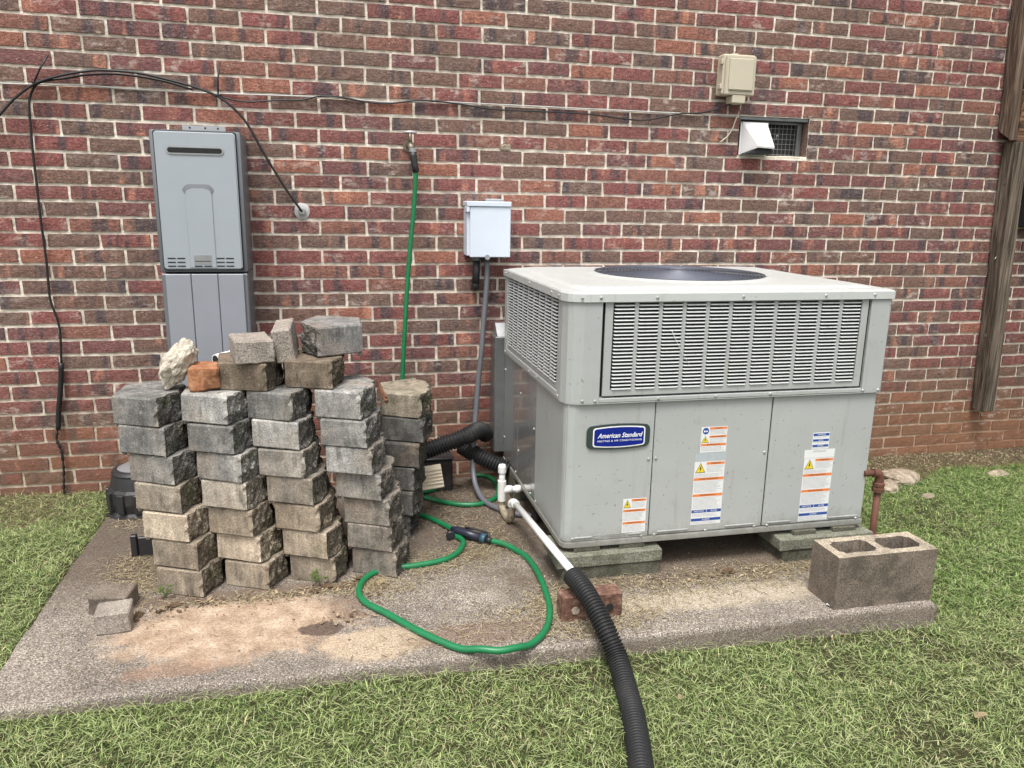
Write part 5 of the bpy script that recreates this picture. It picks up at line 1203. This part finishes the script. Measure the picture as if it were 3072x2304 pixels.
def litter():
    r = np.random.default_rng(33); P = [(1.30, -1.03, .045, .022, 60), (1.18, -1.055, .06, .015, 50), (.69, -1.085, .035, .015, 30), (.585, -1.13, .02, .015, 18), (1.36, -1.16, .02, .04, 22), (.90, -1.06, .12, .012, 50), (2.62, -1.20, .15, .02, 60), (1.60, -.30, .10, .06, 45), (1.85, -.10, .06, .04, 30), (2.12, -1.26, .05, .02, 25), (1.27, -1.27, .05, .03, 25)]
    x = np.concatenate([r.normal(a, c, n) for a, b, c, d, n in P]); y = np.concatenate([r.normal(b, d, n) for a, b, c, d, n in P]); n = len(x)
    az = r.uniform(0, 6.28, n); s = r.uniform(.004, .014, n); tip = r.uniform(-.2, .9, n); v, f = [], []
    for i in range(n):
        c, q = math.cos(az[i]), math.sin(az[i]); L, W = s[i], s[i]*r.uniform(.25, .6); b = np.array([x[i], y[i], PTOP+.001+r.uniform(0, .006)])
        for u, w_, h in ((-1, 0, 0), (0, -1, .2), (0, 1, .35), (1, 0, tip[i])): v.append(b+np.array([u*L*c-w_*W*q, u*L*q+w_*W*c, abs(h)*L*.9]))
        k = i*4; f += [(k, k+1, k+2), (k+1, k+3, k+2)]
    cc = np.where(r.random((n, 1)) < .6, np.array([.13, .085, .05]), np.array([.33, .25, .16]))*r.uniform(.5, 1.3, (n, 1))
    tag(link('leaf_litter', np_mesh('leaf_litter', np.array(v), np.array(f), [MAT['straw']], np.repeat(cc, 4, 0))), 'brown leaf crumbs and bark gathered at the foot of the stack', None, None, 'stuff')
litter()
def weed(x, y, label, s, seed, upright):
    r = np.random.default_rng(seed); t = thing('weed', label, 'weed', (x, y, PTOP), 'weeds at the foot of the stack')
    for i in range(9 if upright else 6):
        a = r.uniform(0, 6.28); h = s*r.uniform(.5, 1); sp = s*(.35 if upright else .5); q = Vector((x+sp*math.cos(a)*.7, y+sp*math.sin(a)*.5-.005, PTOP+h)); bm = tb(spline([(x, y, PTOP), ((x+q.x)/2, (y+q.y)/2, PTOP+h*.6), q], 3), .0011, 5)
        part('stem', bm, plain('weed_stem', (.12, .17, .05), .6) if i == 0 else bpy.data.materials['weed_stem'], t)
        for j in range(3):
            bm = bmesh.new(); w_ = s*(.16 if upright else .24); b = a+(j-1)*.9; dd = Vector((math.cos(b), math.sin(b), r.uniform(-.1, .6))).normalized(); sd = Vector((-math.sin(b), math.cos(b), 0))
            p = q-Vector((0, 0, j*.006)); vs = [bm.verts.new(p), bm.verts.new(p+dd*w_*.8+sd*w_*.42), bm.verts.new(p+dd*w_*1.5), bm.verts.new(p+dd*w_*.8-sd*w_*.42)]; bm.faces.new(vs)
            bmesh.ops.solidify(bm, geom=bm.faces[:], thickness=.0006); part('leaf', bm, plain('weed_leaf', (.13, .25, .04), .55, var=.4, sc=60) if 'weed_leaf' not in bpy.data.materials else bpy.data.materials['weed_leaf'], t)
weed(.665, -1.005, 'feathery green weed against the bottom block of the leftmost column', .055, 3, True)
weed(1.175, -1.005, 'small bright green weed at the foot of the third column', .050, 4, False)
def leaf(x, y, z, s, rz, mat, label, seed):
    r = random.Random(seed); bm = bmesh.new(); n = 8
    ring = [(math.cos(2*math.pi*k/n)*s*(1+.25*r.uniform(-1, 1)), math.sin(2*math.pi*k/n)*s*.55*(1+.3*r.uniform(-1, 1)), r.uniform(0, .45)*s) for k in range(n)]
    c = bm.verts.new((0, 0, .05*s)); vs = [bm.verts.new(p) for p in ring]
    for i in range(n): bm.faces.new((c, vs[i], vs[(i+1) % n]))
    bmesh.ops.solidify(bm, geom=bm.faces[:], thickness=.0006); bm.transform(Matrix.Translation((x, y, z)) @ Matrix.Rotation(rz, 4, 'Z'))
    single('dead_leaf', bm, MAT[mat], label, 'leaf', 'dead leaves on the ground')
lz = lambda x, y: float(lawn_z(x, y))+.024
leaf(.70, -1.07, PTOP+.003, .026, .6, 'bark', 'curled brown leaf in front of the feathery weed', 1)
leaf(.60, -1.115, PTOP+.003, .024, 1.0, 'bark', 'brown leaf by the right side of the pale paver', 2)
leaf(1.33, -1.00, PTOP+.003, .034, .2, 'bark', 'large brown leaf by the bottom of the fourth column', 3)
leaf(1.20, -1.035, PTOP+.003, .030, -.4, 'bark', 'brown leaf near the small bright weed', 4)
leaf(1.385, -1.04, PTOP+.003, .022, .9, 'tanleaf', 'tan leaf inside the left bend of the green hose', 5)
leaf(3.02, -2.02, lz(3.02, -2.02), .024, .3, 'tanleaf', 'tan leaf on the lawn near the lower right corner', 6)
leaf(2.20, -1.79, lz(2.20, -1.79), .013, 1.3, 'tanleaf', 'pale leaf on the lawn right of the corrugated hose', 7)
leaf(.39, -1.83, lz(.39, -1.83), .017, .2, 'tanleaf', 'tan leaf on the lawn at the lower left', 8)
leaf(2.885, -1.50, PTOP+.004, .016, 2.0, 'paper', 'small pale leaf at the left corner of the cinder block', 9)
leaf(2.66, -1.20, PTOP+.004, .030, .4, 'bark', 'brown leaf in front of the right pier', 10)
